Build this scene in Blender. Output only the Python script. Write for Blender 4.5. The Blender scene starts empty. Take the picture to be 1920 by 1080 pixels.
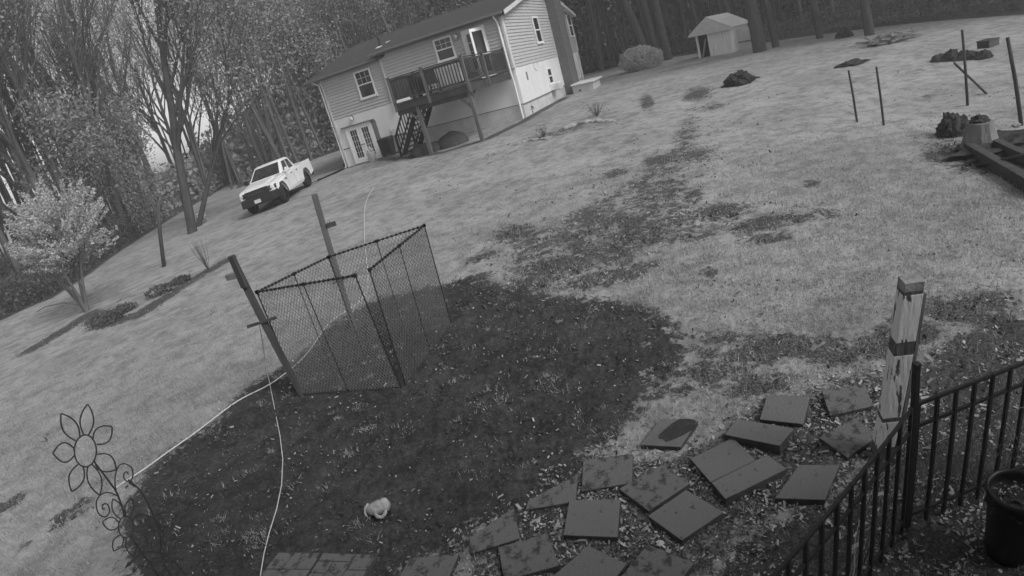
import bpy, bmesh, math, random
import numpy as np
from mathutils import Vector, Matrix, noise
rnd = random.Random(7)
R = math.radians
scn = bpy.context.scene
COL = scn.collection

# ------------------------------------------------------------------ camera, sky, sun, exposure
CAM_H = 3.2
F_PX, K3 = 1087.62, -0.12793          # wide security lens: angle = x + K3*x^3, x = pixels(1920 wide)/F_PX
PITCH, ROLL, HYAW = 0.35951533, -0.27465519, -0.44085762
def cam_basis():
    cp, sp = math.cos(PITCH), math.sin(PITCH)
    right = Vector((1, 0, 0)); fw = Vector((0, cp, -sp)); up = right.cross(fw)
    cr, sr = math.cos(ROLL), math.sin(ROLL)
    return cr*right+sr*up, -sr*right+cr*up, fw
cR, cU, cF = cam_basis()
cam = bpy.data.cameras.new("camera"); camo = bpy.data.objects.new("camera", cam); COL.objects.link(camo)
camo.matrix_world = Matrix(((cR.x, cU.x, -cF.x, 0), (cR.y, cU.y, -cF.y, 0), (cR.z, cU.z, -cF.z, CAM_H), (0, 0, 0, 1)))
cam.type = 'PANO'; cam.panorama_type = 'FISHEYE_LENS_POLYNOMIAL'
cam.sensor_fit = 'HORIZONTAL'; cam.sensor_width = 36.0; cam.sensor_height = 20.25
MM = F_PX*36/1920
cam.fisheye_polynomial_k0 = 0; cam.fisheye_polynomial_k1 = -1/MM; cam.fisheye_polynomial_k2 = 0
cam.fisheye_polynomial_k3 = -K3/MM**3; cam.fisheye_polynomial_k4 = 0
cam.fisheye_fov = R(150); cam.lens = MM
cam.clip_start = .05; cam.clip_end = 1500
scn.camera = camo

SUN_AZ, SUN_EL = R(130), R(42)          # azimuth from +Y towards +X
w = bpy.data.worlds.new("World"); scn.world = w; w.use_nodes = True
nt = w.node_tree; bg = nt.nodes['Background']
sky = nt.nodes.new('ShaderNodeTexSky'); sky.sky_type = 'NISHITA'; sky.sun_disc = False
sky.sun_elevation = SUN_EL; sky.sun_rotation = SUN_AZ
sky.air_density = 1.0; sky.dust_density = 2.0
bw = nt.nodes.new('ShaderNodeRGBToBW')                 # the camera records infrared: no colour anywhere
nt.links.new(sky.outputs[0], bw.inputs[0]); nt.links.new(bw.outputs[0], bg.inputs[0])
bg.inputs[1].default_value = 0.14
sl = bpy.data.lights.new("sun", 'SUN'); sl.energy = 1.4; sl.angle = R(24); sl.color = (1, 1, 1)
so = bpy.data.objects.new("sun", sl); COL.objects.link(so)
sd = Vector((math.sin(SUN_AZ)*math.cos(SUN_EL), math.cos(SUN_AZ)*math.cos(SUN_EL), math.sin(SUN_EL)))
so.rotation_euler = sd.to_track_quat('Z', 'Y').to_euler()
scn.view_settings.view_transform = 'Standard'; scn.view_settings.look = 'None'
scn.view_settings.exposure = 0.55; scn.view_settings.gamma = 1.0; scn.view_settings.use_curve_mapping = False

# ------------------------------------------------------------------ geometry helpers
def ray(px, py):
    x, y = px-960, -(py-540); r = max(1e-6, math.hypot(x, y)); rn = r/F_PX; th = rn+K3*rn**3
    s = math.sin(th)/r
    return (cR*(x*s)+cU*(y*s)+cF*math.cos(th))
AX = [-60, -25, -12, -7, 3, 20, 60]; AZ = [-.3, .05, .2, .42, .74, .9, .9]
def ter(x, y):
    t = min(1, max(0, (y-8)/23)); s = t*t*(3-2*t)
    return float(np.interp(x, AX, AZ))*s+max(0, y-35)*.004
def G(px, py):
    v = ray(px, py); t0 = .5
    while t0 < 400:
        t = t0*1.006+.01; p = v*t
        if CAM_H+p.z <= ter(p.x, p.y):
            a, b = t0, t
            for _ in range(24):
                m = (a+b)/2; q = v*m
                if CAM_H+q.z <= ter(q.x, q.y): b = m
                else: a = m
            q = v*b; return Vector((q.x, q.y, ter(q.x, q.y)))
        t0 = t
    q = v*300; return Vector((q.x, q.y, 0))
def up_on(base, px, py):      # the point of a sight line nearest to the vertical over base: gives a post's height and lean
    v = ray(px, py); t = (v.x*base[0]+v.y*base[1])/(v.x**2+v.y**2)
    return Vector((v.x*t, v.y*t, CAM_H+v.z*t))
def Zp(px, py, z):
    v = ray(px, py); t = (z-CAM_H)/v.z; return Vector((v.x*t, v.y*t, z))

class MB:
    def __init__(s): s.v = []; s.f = []; s.m = []
    def add(s, vs, fs, mi=0):
        o = len(s.v); s.v += [tuple(x) for x in vs]; s.f += [tuple(i+o for i in f) for f in fs]; s.m += [mi]*len(fs); return s
    def box(s, c, d, rot=None, mi=0):
        h = [x/2 for x in d]; vs = []
        for z in (-1, 1):
            for x, y in ((-1, -1), (1, -1), (1, 1), (-1, 1)):
                p = Vector((x*h[0], y*h[1], z*h[2]))
                if rot is not None: p = rot @ p
                vs.append(p+Vector(c))
        return s.add(vs, [(3, 2, 1, 0), (4, 5, 6, 7), (0, 1, 5, 4), (1, 2, 6, 5), (2, 3, 7, 6), (3, 0, 4, 7)], mi)
    def bb(s, x0, x1, y0, y1, z0, z1, mi=0): return s.box(((x0+x1)/2, (y0+y1)/2, (z0+z1)/2), (abs(x1-x0), abs(y1-y0), abs(z1-z0)), None, mi)
    def hexa(s, b, t, mi=0):   # 4 bottom + 4 top points
        return s.add(list(b)+list(t), [(3, 2, 1, 0), (4, 5, 6, 7), (0, 1, 5, 4), (1, 2, 6, 5), (2, 3, 7, 6), (3, 0, 4, 7)], mi)
    def bar(s, p, q, w, d=None, upv=(0, 0, 1), mi=0):
        d = d or w; p = Vector(p); q = Vector(q); z = (q-p).normalized(); u = Vector(upv)
        if abs(z.dot(u)) > .97: u = Vector((0, 1, 0)) if abs(z.y) < .9 else Vector((1, 0, 0))
        x = u.cross(z).normalized(); y = z.cross(x)
        o = [x*(-w/2)+y*(-d/2), x*(w/2)+y*(-d/2), x*(w/2)+y*(d/2), x*(-w/2)+y*(d/2)]
        return s.hexa([p+a for a in o], [q+a for a in o], mi)
    def tube(s, pts, r, n=6, mi=0, caps=True):
        pts = [Vector(p) for p in pts]; rs = r if isinstance(r, (list, tuple)) else [r]*len(pts)
        vs = []; fs = []; pu = None
        for i, p in enumerate(pts):
            t = (pts[min(i+1, len(pts)-1)]-pts[max(i-1, 0)])
            if t.length < 1e-9: t = Vector((0, 0, 1))
            t.normalize()
            if pu is None: pu = Vector((0, 0, 1)) if abs(t.z) < .9 else Vector((1, 0, 0))
            x = pu.cross(t)
            if x.length < 1e-4: x = Vector((1, 0, 0)).cross(t)
            x.normalize(); y = t.cross(x); pu = y if False else pu
            for k in range(n):
                a = 2*math.pi*k/n; vs.append(p+(x*math.cos(a)+y*math.sin(a))*rs[i])
        for i in range(len(pts)-1):
            for k in range(n):
                k2 = (k+1) % n; fs.append((i*n+k, i*n+k2, (i+1)*n+k2, (i+1)*n+k))
        if caps: fs.append(tuple(range(n))[::-1]); fs.append(tuple((len(pts)-1)*n+k for k in range(n)))
        return s.add(vs, fs, mi)
    def lathe(s, prof, c=(0, 0, 0), n=24, mi=0, sx=1, sy=1):
        vs = []; fs = []
        for r, z in prof:
            for k in range(n):
                a = 2*math.pi*k/n; vs.append((c[0]+r*sx*math.cos(a), c[1]+r*sy*math.sin(a), c[2]+z))
        for i in range(len(prof)-1):
            for k in range(n):
                k2 = (k+1) % n; fs.append((i*n+k, i*n+k2, (i+1)*n+k2, (i+1)*n+k))
        fs.append(tuple(range(n))[::-1]); fs.append(tuple((len(prof)-1)*n+k for k in range(n)))
        return s.add(vs, fs, mi)
    def lump(s, c, r, seed=0, sub=3, amp=.3, fr=1.5, mi=0, flat=True):
        bm = bmesh.new(); bmesh.ops.create_icosphere(bm, subdivisions=sub, radius=1)
        vs = []
        for v in bm.verts:
            n = v.co.normalized(); k = 1+amp*noise.fractal(n*fr+Vector((seed*7.3, seed*3.1, 0)), .6, 2, 4)
            p = Vector((n.x*r[0], n.y*r[1], n.z*r[2]))*k
            if flat and p.z < -.05: p.z = -.05
            vs.append(p+Vector(c))
        fs = [tuple(v.index for v in f.verts) for f in bm.faces]; bm.free()
        return s.add(vs, fs, mi)
    def build(s, name, mats, parent=None, smooth=False, bevel=0, loc=None, weighted=False):
        me = bpy.data.meshes.new(name); vs = s.v
        if loc is not None: vs = [(a[0]-loc[0], a[1]-loc[1], a[2]-loc[2]) for a in vs]
        me.from_pydata(vs, [], s.f)
        if not isinstance(mats, (list, tuple)): mats = [mats]
        for m in mats: me.materials.append(m)
        if len(mats) > 1: me.polygons.foreach_set('material_index', s.m)
        if smooth: me.polygons.foreach_set('use_smooth', [True]*len(s.f))
        me.update()
        o = bpy.data.objects.new(name, me); COL.objects.link(o)
        if parent: o.parent = parent
        if loc is not None: o.location = loc
        if bevel:
            b = o.modifiers.new('b', 'BEVEL'); b.width = bevel; b.segments = 2; b.limit_method = 'ANGLE'; b.angle_limit = R(40)
        return o
def tag(o, label=None, cat=None, group=None, kind=None):
    if label: o['label'] = label
    if cat: o['category'] = cat
    if group: o['group'] = group
    if kind: o['kind'] = kind
    return o
def empty(name, loc, rz=0, label=None, cat=None, group=None):
    o = bpy.data.objects.new(name, None); COL.objects.link(o); o.location = loc; o.rotation_euler = (0, 0, rz)
    o.empty_display_size = .2
    return tag(o, label, cat, group)
def copy_tree(o, parent=None):
    c = o.copy(); COL.objects.link(c); c.parent = parent
    for ch in [x for x in o.children]: copy_tree(ch, c)
    return c

# ------------------------------------------------------------------ materials (greys: the picture is infrared monochrome)
def mat(name, v, rough=.8, amp=.15, scale=6, bump=.0, bscale=None, stretch=None, spec=.3, metal=0, v2=None, thr=None, detail=6):
    m = bpy.data.materials.new(name); m.use_nodes = True; t = m.node_tree; N = t.nodes; L = t.links; p = N['Principled BSDF']
    p.inputs['Roughness'].default_value = rough; p.inputs['Metallic'].default_value = metal
    p.inputs['Specular IOR Level'].default_value = spec
    tc = N.new('ShaderNodeTexCoord'); mp = N.new('ShaderNodeMapping'); L.new(tc.outputs['Object'], mp.inputs[0])
    if stretch: mp.inputs['Scale'].default_value = stretch
    nz = N.new('ShaderNodeTexNoise'); nz.inputs['Scale'].default_value = scale; nz.inputs['Detail'].default_value = detail; nz.inputs['Roughness'].default_value = .62
    L.new(mp.outputs[0], nz.inputs['Vector'])
    cr = N.new('ShaderNodeValToRGB'); L.new(nz.outputs['Fac'], cr.inputs[0])
    if v2 is None:
        lo, hi = v*(1-amp), v*(1+amp); a, b = .3, .7
    else:
        lo, hi = v2, v; a, b = thr
    cr.color_ramp.elements[0].position = a; cr.color_ramp.elements[1].position = b
    cr.color_ramp.elements[0].color = (lo, lo, lo, 1); cr.color_ramp.elements[1].color = (hi, hi, hi, 1)
    L.new(cr.outputs[0], p.inputs['Base Color'])
    if bump:
        n2 = N.new('ShaderNodeTexNoise'); n2.inputs['Scale'].default_value = bscale or scale*3; n2.inputs['Detail'].default_value = 5
        L.new(mp.outputs[0], n2.inputs['Vector'])
        bp = N.new('ShaderNodeBump'); bp.inputs['Strength'].default_value = bump; bp.inputs['Distance'].default_value = .02
        L.new(n2.outputs['Fac'], bp.inputs['Height']); L.new(bp.outputs[0], p.inputs['Normal'])
    return m
M = {}
M['siding'] = mat('vinyl_siding', .46, .6, .05, 2)
M['siding_side'] = M['siding']
M['white_panel'] = mat('white_wall_paint', .72, .6, .06, 1.2)
M['white_trim'] = mat('white_trim_paint', .8, .5, .05, 4)
M['grey_trim'] = mat('grey_trim_paint', .6, .5, .06, 4)
M['foundation'] = mat('foundation_render', .52, .85, .16, 2.2, .2, 30)
M['roof'] = mat('roof_shingle', .055, .9, .4, 5, .5, 40)
M['gutter'] = mat('dark_gutter', .16, .5, .1, 4)
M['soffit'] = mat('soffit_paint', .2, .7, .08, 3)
M['glass'] = mat('window_glass', .025, .06, .3, 1.5, spec=.6)
M['curtain'] = mat('dark_room', .05, .8, .4, 2)
M['brick'] = mat('chimney_brick', .13, .9, .2, 5)
M['deck'] = mat('weathered_deck_wood', .05, .85, .3, 4, .2, 30, (1, 1, .25))
M['deckpost'] = mat('deck_post_wood', .12, .85, .25, 5, .2, 30, (1, 1, .25))
M['deckdark'] = mat('stained_stair_wood', .025, .8, .3, 5)
M['post'] = mat('weathered_post_wood', .10, .9, .32, 14, .5, 40, (1, 1, .12))
M['postdark'] = mat('dark_post_wood', .055, .9, .35, 14, .5, 40, (1, 1, .12))
M['block'] = mat('pale_wood_block', .17, .9, .25, 14, .3, 40)
M['blackmetal'] = mat('black_painted_metal', .018, .45, .3, 20)
M['penmetal'] = mat('dark_wire_frame', .022, .5, .3, 20)
M['penwire'] = mat('galvanised_wire', .15, .5, .3, 30)
M['penwire2'] = mat('dull_pen_wire', .03, .5, .3, 30)
M['rust'] = mat('rusty_flower_metal', .03, .7, .5, 30)
M['rope'] = mat('white_rope', .6, .8, .08, 40)
M['rope2'] = mat('thin_pale_string', .5, .8, .1, 40)
M['plush'] = mat('dirty_white_plush', .30, .95, .35, 22, .6, 120)
M['plushw'] = mat('clean_white_plush', .34, .95, .1, 22)
M['black'] = mat('black_plastic', .015, .4, .3, 8)
M['darkgrey'] = mat('dark_grey_thing', .05, .7, .35, 5, .3)
M['bark'] = mat('tree_bark', .065, .95, .35, 5, .8, 18, (1, 1, .25))
M['barkfar'] = mat('forest_bark', .095, .95, .35, 3, .5, 12, (1, 1, .25))
M['twig'] = mat('twig_bark', .08, .95, .25, 5)
M['palebark'] = mat('pale_bark', .14, .95, .3, 8, .5, 20, (1, 1, .25))
M['log'] = mat('dark_rotting_wood', .035, .95, .5, 6, .8, 20)
M['stumpw'] = mat('grey_split_wood', .16, .9, .35, 9, .6, 30, (1, 1, .15))
M['stone'] = mat('edging_stone', .28, .9, .4, 5, .6, 20)
M['timber'] = mat('grey_timber_beam', .055, .9, .3, 8, .4, 30)
M['shedw'] = mat('whitewashed_boards', .75, .85, .2, 3, .2, 20, (3, 3, .3))
M['shedroof'] = mat('pale_shed_roof', .55, .8, .1, 3)
M['tyre'] = mat('tyre_rubber', .02, .85, .2, 20)
M['rim'] = mat('black_wheel_rim', .03, .4, .2, 10)
M['paint'] = mat('white_truck_paint', .72, .28, .02, 2, spec=.5)
M['truckblack'] = mat('truck_black_plastic', .02, .5, .2, 8)
M['truckglass'] = mat('truck_glass', .035, .05, .2, 3, spec=.7)
M['lampglass'] = mat('clear_lamp_glass', .55, .15, .1, 3, spec=.6)
def leafmat(name, v, amp, sc=1.2):
    m = bpy.data.materials.new(name); m.use_nodes = True; t = m.node_tree; N = t.nodes; L = t.links
    p = N['Principled BSDF']; N.remove(p); out = N['Material Output']
    tc = N.new('ShaderNodeTexCoord'); nz = N.new('ShaderNodeTexNoise'); nz.inputs['Scale'].default_value = sc; nz.inputs['Detail'].default_value = 4
    L.new(tc.outputs['Object'], nz.inputs['Vector'])
    gi = N.new('ShaderNodeNewGeometry'); mx = N.new('ShaderNodeMath'); mx.operation = 'ADD'
    ml = N.new('ShaderNodeMath'); ml.operation = 'MULTIPLY'; ml.inputs[1].default_value = .5
    L.new(gi.outputs['Random Per Island'], ml.inputs[0]); L.new(nz.outputs['Fac'], mx.inputs[0]); L.new(ml.outputs[0], mx.inputs[1])
    cr = N.new('ShaderNodeValToRGB'); L.new(mx.outputs[0], cr.inputs[0])
    cr.color_ramp.elements[0].position = .4; cr.color_ramp.elements[1].position = 1.1 if False else 1.0
    lo, hi = v*(1-amp), v*(1+amp)
    cr.color_ramp.elements[0].color = (lo, lo, lo, 1); cr.color_ramp.elements[1].color = (hi, hi, hi, 1)
    d = N.new('ShaderNodeBsdfDiffuse'); tr = N.new('ShaderNodeBsdfTranslucent'); mi = N.new('ShaderNodeMixShader'); mi.inputs[0].default_value = .35
    L.new(cr.outputs[0], d.inputs[0]); L.new(cr.outputs[0], tr.inputs[0]); L.new(d.outputs[0], mi.inputs[1]); L.new(tr.outputs[0], mi.inputs[2]); L.new(mi.outputs[0], out.inputs[0])
    return m
M['leaf'] = leafmat('spring_leaves', .34, .28)
M['leafdim'] = leafmat('dull_spring_leaves', .36, .25)
M['leaflit'] = leafmat('bright_shrub_leaves', .52, .25, 3)
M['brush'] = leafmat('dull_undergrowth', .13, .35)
M['farleaf'] = leafmat('far_spring_leaves', .42, .22)
M['grassblade'] = leafmat('lawn_blades', .38, .25, .7)
M['flake'] = leafmat('pale_wood_chips', .33, .8, 9)
M['darkleaf'] = leafmat('dark_leaf_litter', .06, .6, 9)
M['deadleaf'] = leafmat('dead_leaves', .12, .7, 9)

# ------------------------------------------------------------------ ground: one sheet, grass / soil / litter zones worked into it
def pip(X, Y, poly):
    inside = np.zeros(X.shape, bool); n = len(poly)
    for i in range(n):
        x1, y1 = poly[i]; x2, y2 = poly[(i+1) % n]
        if y1 == y2: continue
        c = ((y1 > Y) != (y2 > Y)) & (X < (x2-x1)*(Y-y1)/(y2-y1)+x1)
        inside ^= c
    return inside
def pdist(X, Y, poly):
    d = np.full(X.shape, 1e9)
    for i in range(len(poly)):
        ax, ay = poly[i]; bx, by = poly[(i+1) % len(poly)]; ex, ey = bx-ax, by-ay; l2 = ex*ex+ey*ey+1e-12
        t = np.clip(((X-ax)*ex+(Y-ay)*ey)/l2, 0, 1); d = np.minimum(d, np.hypot(X-ax-t*ex, Y-ay-t*ey))
    return d
def gpoly(pts): return [(g.x, g.y) for g in (G(*p) for p in pts)]
SOIL = gpoly([(300, 880), (330, 850), (400, 800), (470, 735), (540, 690), (600, 640), (660, 590), (720, 560), (800, 545), (880, 530), (960, 545), (1040, 565), (1120, 572), (1200, 590), (1250, 625), (1262, 660), (1235, 700), (1180, 750), (1130, 790), (1110, 830), (1060, 890), (980, 950), (900, 990), (780, 1045), (620, 1110), (420, 1150), (300, 1120), (260, 1040), (255, 950)])
LITTER = gpoly([(880, 1010), (960, 950), (1080, 880), (1140, 850), (1230, 850), (1340, 805), (1430, 745), (1560, 700), (1660, 690), (1700, 760), (1640, 900), (1420, 1000), (1330, 1100), (1250, 1150), (820, 1150)])
RIGHT = gpoly([(1290, 1150), (1350, 1010), (1450, 960), (1560, 870), (1640, 800), (1690, 690), (1740, 640), (1830, 610), (1990, 560), (2050, 800), (2000, 1150)])
SPARSE = [(gpoly([(880, 520), (930, 440), (1060, 385), (1150, 330), (1220, 280), (1270, 200), (1285, 160), (1335, 165), (1350, 250), (1335, 340), (1400, 385), (1570, 385), (1600, 420), (1450, 465), (1300, 470), (1260, 545), (1100, 560), (900, 545)]), .60),
 (gpoly([(1230, 560), (1330, 590), (1480, 600), (1650, 580), (1760, 560), (1930, 520), (1960, 620), (1700, 690), (1400, 760), (1240, 760), (1200, 700)]), .64),
 (gpoly([(900, 560), (1000, 470), (1180, 440), (1220, 500), (1130, 570)]), .62)]
def smooth01(a, b, x):
    t = np.clip((x-a)/(b-a), 0, 1); return t*t*(3-2*t)
def sdf(X, Y, poly):
    d = pdist(X, Y, poly); return np.where(pip(X, Y, poly), d, -d)
LONG = gpoly([(1125, 825), (1150, 790), (1240, 755), (1330, 735), (1410, 735), (1420, 765), (1330, 785), (1310, 805), (1225, 790), (1200, 830), (1140, 845)])
# bare patches in the lawn: ground points with radii across / along the view in metres
PATCH = []
def patch(px, py, rpx, rpy, k=1.0):
    g = G(px, py); a = G(px+rpx, py+rpx*-.29); b = G(px, py-rpy)
    PATCH.append((g.x, g.y, max(.12, math.hypot(a.x-g.x, a.y-g.y)), max(.2, math.hypot(b.x-g.x, b.y-g.y)), math.atan2(g.x, g.y), k))
for q in [(1310, 175, 28, 14, 1), (1300, 290, 35, 16, 1), (1235, 300, 30, 10, .9), (1213, 190, 12, 16, .8), (1335, 200, 25, 10, .7), (1150, 325, 26, 9, .8), (1180, 340, 20, 8, .6),
          (1300, 370, 22, 16, .95), (1340, 250, 30, 18, .55), (1080, 400, 60, 16, .55), (960, 440, 55, 16, .8), (905, 480, 45, 14, .7), (1060, 440, 60, 18, .7), (1150, 420, 70, 18, .8), (1210, 440, 70, 24, .95),
          (1290, 440, 60, 18, .7), (1350, 400, 60, 20, .85), (1420, 420, 60, 18, .85), (1480, 410, 50, 14, .75), (1540, 400, 50, 14, .7), (1440, 445, 60, 16, .7), (1100, 480, 80, 22, .75), (1020, 500, 80, 22, .9), (1200, 500, 70, 18, .65),
          (1130, 520, 90, 22, .95), (1000, 530, 90, 22, 1), (880, 530, 50, 18, .9), (1250, 540, 60, 16, .5), (1330, 510, 20, 8, .8), (1340, 640, 80, 30, .65), (1440, 650, 80, 34, .8), (1550, 660, 80, 34, .85), (1390, 600, 60, 18, .5), (1640, 650, 60, 30, .85), (1320, 700, 70, 28, .85), (1420, 720, 80, 24, .8), (1500, 700, 60, 24, .6), (1260, 730, 60, 22, .9),
          (1700, 620, 60, 30, .8), (1800, 580, 70, 30, .8), (1860, 560, 60, 26, .85), (1890, 610, 70, 26, .9), (1520, 345, 14, 8, .8), (1450, 300, 30, 6, .4), (1230, 270, 40, 12, .5), (1270, 130, 40, 6, .5), (885, 388, 18, 6, .6), (1780, 285, 45, 26, .9), (1850, 310, 60, 18, .8), (1740, 182, 22, 8, .6), (1620, 245, 80, 8, .5), (1580, 237, 30, 6, .4), (1720, 130, 20, 6, .5),
          (120, 970, 32, 16, 1), (150, 950, 26, 18, .9), (10, 950, 36, 14, .9), (45, 1025, 8, 8, .7), (370, 870, 40, 24, .5), (240, 1040, 90, 40, .55),
          (1665, 320, 60, 10, .5), (1590, 330, 50, 8, .4), (1040, 250, 70, 8, .7), (930, 255, 60, 6, .4), (1120, 245, 40, 5, .5), (1380, 320, 60, 10, .35), (1180, 235, 50, 7, .45), (1120, 370, 50, 10, .5), (1400, 560, 60, 12, .35), (1650, 520, 50, 14, .3), (1750, 480, 60, 12, .3), (1600, 580, 50, 16, .35)]:
    patch(*q)
BANDS = [  # dark mulch strips, as lines on the ground: points, half width
    ([(60, 655), (110, 625), (165, 590), (210, 605), (260, 590), (330, 545), (420, 490)], .62, .85),
    ([(170, 600), (230, 560), (280, 545)], .5, .55),
    ([(652, 313), (630, 325), (600, 337), (560, 352), (530, 365), (500, 385)], .3, 1.0),
    ([(660, 313), (700, 300), (770, 296), (830, 286), (910, 262), (985, 226), (1060, 183)], .45, .9),
    ([(1120, 135), (1150, 125), (1190, 118)], .5, .8), ([(1240, 135), (1300, 122), (1340, 112)], .6, .6), ([(1150, 150), (1220, 140), (1280, 128)], .35, .35)]
EDGE = gpoly([(-60, 625), (0, 603), (60, 575), (100, 560), (170, 515), (230, 470), (330, 405), (450, 335), (540, 300), (600, 275), (640, 262)])
EDGE = [(g[0], g[1]) for g in EDGE]
EDGEL = [(-90, 5), (-45, 9)]+EDGE[:8]+[(-21, 50), (-14, 56), (-4, 58), (8, 57), (16, 55), (17.5, 49), (19.5, 40), (22.5, 37.5), (24.5, 29.5), (26, 23), (29, 16), (36, 8), (60, 0)]
FOREST = [(-90, 5)]+EDGEL[1:]+[(60, 200), (-90, 200)]
def build_ground():
    az = np.concatenate([np.linspace(-180, -66, 40)[:-1], np.linspace(-66, 70, 620), np.linspace(70, 180, 40)[1:-1]])
    rr = [.5]
    while rr[-1] < 900: rr.append(rr[-1]*(1.0125 if rr[-1] < 70 else 1.12))
    rr = np.array(rr); A, B = np.meshgrid(np.radians(az), rr)
    X = B*np.sin(A); Y = B*np.cos(A)
    T = np.clip((Y-8)/23, 0, 1); Z = np.interp(X, AX, AZ)*(T*T*(3-2*T))+np.maximum(0, Y-35)*.004
    soil = sdf(X, Y, SOIL); lit = sdf(X, Y, LITTER); rt = sdf(X, Y, RIGHT)
    s1 = smooth01(-1.0, .55, soil); s2 = smooth01(-.5, .4, lit)*.78; s3 = smooth01(-.45, .5, rt)*.9
    bare = np.maximum(np.maximum(s1, s2), s3)
    for pl, k in SPARSE: bare = np.maximum(bare, k*smooth01(-1.0, 1.2, sdf(X, Y, pl)))
    for x, y, ra, rb, ang, k in PATCH:
        dx, dy = X-x, Y-y; u = dx*math.cos(ang)-dy*math.sin(ang); v = dx*math.sin(ang)+dy*math.cos(ang)
        bare = np.maximum(bare, min(k*.9, .72)*np.exp(-.42*((u/ra)**2+(v/rb)**2)))
    for pts, wd, k in BANDS:
        gp = gpoly(pts); d = np.full(X.shape, 1e9)
        for i in range(len(gp)-1):
            ax, ay = gp[i]; bx, by = gp[i+1]; ex, ey = bx-ax, by-ay
            t = np.clip(((X-ax)*ex+(Y-ay)*ey)/(ex*ex+ey*ey), 0, 1); d = np.minimum(d, np.hypot(X-ax-t*ex, Y-ay-t*ey))
        bare = np.maximum(bare, k*np.exp(-(d/wd)**2))
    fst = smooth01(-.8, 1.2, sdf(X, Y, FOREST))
    rel = np.zeros(X.shape)
    nr, na = X.shape; lim = rr < 16
    for i in range(nr):
        if not lim[i]: break
        for j in range(39, na-38):
            if bare[i, j] > .3 or rr[i] < 9:
                p = Vector((X[i, j]*3.1, Y[i, j]*3.1, 0)); p2 = p*4.7
                rel[i, j] = (.036*noise.noise(p)+.026*noise.noise(p2)+.012*noise.noise(p*11))*(.35+.65*min(1, bare[i, j]*1.3))
    rel *= np.clip((16-B)/6, 0, 1)
    Z = Z+rel
    vs = np.stack([X, Y, Z], -1).reshape(-1, 3)
    idx = np.arange(nr*na).reshape(nr, na); q = []
    a = idx[:-1, :]; b = idx[1:, :]
    f = np.stack([a, np.roll(a, -1, 1), np.roll(b, -1, 1), b], -1).reshape(-1, 4)
    nv = len(vs); vs = np.vstack([vs, [[0, 0, 0]]])
    me = bpy.data.meshes.new('ground'); me.vertices.add(len(vs)); me.vertices.foreach_set('co', vs.astype(np.float32).ravel())
    fan = np.stack([idx[0], np.full(na, nv), np.roll(idx[0], -1)], -1)
    loops = np.concatenate([f.ravel(), fan.ravel()]); me.loops.add(len(loops)); me.loops.foreach_set('vertex_index', loops.astype(np.int32))
    st = np.concatenate([np.arange(len(f))*4, len(f)*4+np.arange(na)*3]); tot = np.concatenate([np.full(len(f), 4), np.full(na, 3)])
    me.polygons.add(len(st)); me.polygons.foreach_set('loop_start', st.astype(np.int32))
    me.update(calc_edges=True); me.validate()
    me.polygons.foreach_set('use_smooth', np.ones(len(st), bool))
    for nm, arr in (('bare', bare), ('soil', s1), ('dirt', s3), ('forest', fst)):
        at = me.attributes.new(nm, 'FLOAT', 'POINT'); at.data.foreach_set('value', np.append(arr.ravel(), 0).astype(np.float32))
    o = bpy.data.objects.new('ground', me); COL.objects.link(o); tag(o, kind='structure')
    m = bpy.data.materials.new('lawn_and_soil'); m.use_nodes = True; t = m.node_tree; N = t.nodes; L = t.links; p = N['Principled BSDF']
    p.inputs['Roughness'].default_value = .95; p.inputs['Specular IOR Level'].default_value = .1
    tc = N.new('ShaderNodeTexCoord')
    def nz(sc, det=5, ro=.6, st=None):
        n = N.new('ShaderNodeTexNoise'); n.inputs['Scale'].default_value = sc; n.inputs['Detail'].default_value = det; n.inputs['Roughness'].default_value = ro
        L.new(tc.outputs['Object'], n.inputs['Vector']); return n.outputs['Fac']
    def mth(op, a, b):
        n = N.new('ShaderNodeMath'); n.operation = op
        for i, x in enumerate((a, b)):
            if x is None: continue
            if isinstance(x, (int, float)): n.inputs[i].default_value = x
            else: L.new(x, n.inputs[i])
        return n.outputs[0]
    def ramp(x, a, b, lo=0., hi=1.):
        n = N.new('ShaderNodeMapRange'); n.interpolation_type = 'SMOOTHSTEP'; L.new(x, n.inputs[0])
        for i, q in enumerate((a, b, lo, hi)): n.inputs[i+1].default_value = q
        return n.outputs[0]
    def att(nm): n = N.new('ShaderNodeAttribute'); n.attribute_name = nm; return n.outputs['Fac']
    def mixv(f, a, b):   # a*(1-f)+b*f
        return mth('ADD', mth('MULTIPLY', a, mth('SUBTRACT', 1., f)), mth('MULTIPLY', b, f))
    big = nz(1.3, 6, .65); mid = nz(6, 6, .7); fine = nz(28, 4, .7)
    e = mth('ADD', mth('ADD', mth('MULTIPLY', big, .3), mth('MULTIPLY', mid, .4)), mth('MULTIPLY', nz(15, 5, .75), .3))      # 0..1 around .5
    e = mth('ADD', mth('MULTIPLY', mth('SUBTRACT', e, .5), 3.2), .5)
    bmask = ramp(mth('MULTIPLY', att('bare'), mth('ADD', mth('MULTIPLY', e, 1.25), .40)), .46, .66)
    g = mixv(ramp(nz(.35, 4, .6), .3, .7), .28, .38)
    g = mth('MULTIPLY', g, ramp(mid, .25, .7, .84, 1.1)); g = mth('MULTIPLY', g, ramp(fine, .3, .7, .86, 1.1))
    g = mth('MULTIPLY', g, ramp(nz(2.2, 5, .7), .34, .58, .68, 1.06))
    s = mixv(ramp(mid, .3, .7), .036, .070); s = mth('MULTIPLY', s, ramp(fine, .3, .75, .7, 1.4)); s = mth('MULTIPLY', s, ramp(nz(.9, 5, .7), .35, .65, .78, 1.2))
    s = mixv(ramp(nz(60, 3, .7), .66, .74), s, .13)
    litter = mixv(ramp(nz(45, 3, .8), .42, .62), .04, .16)
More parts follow.
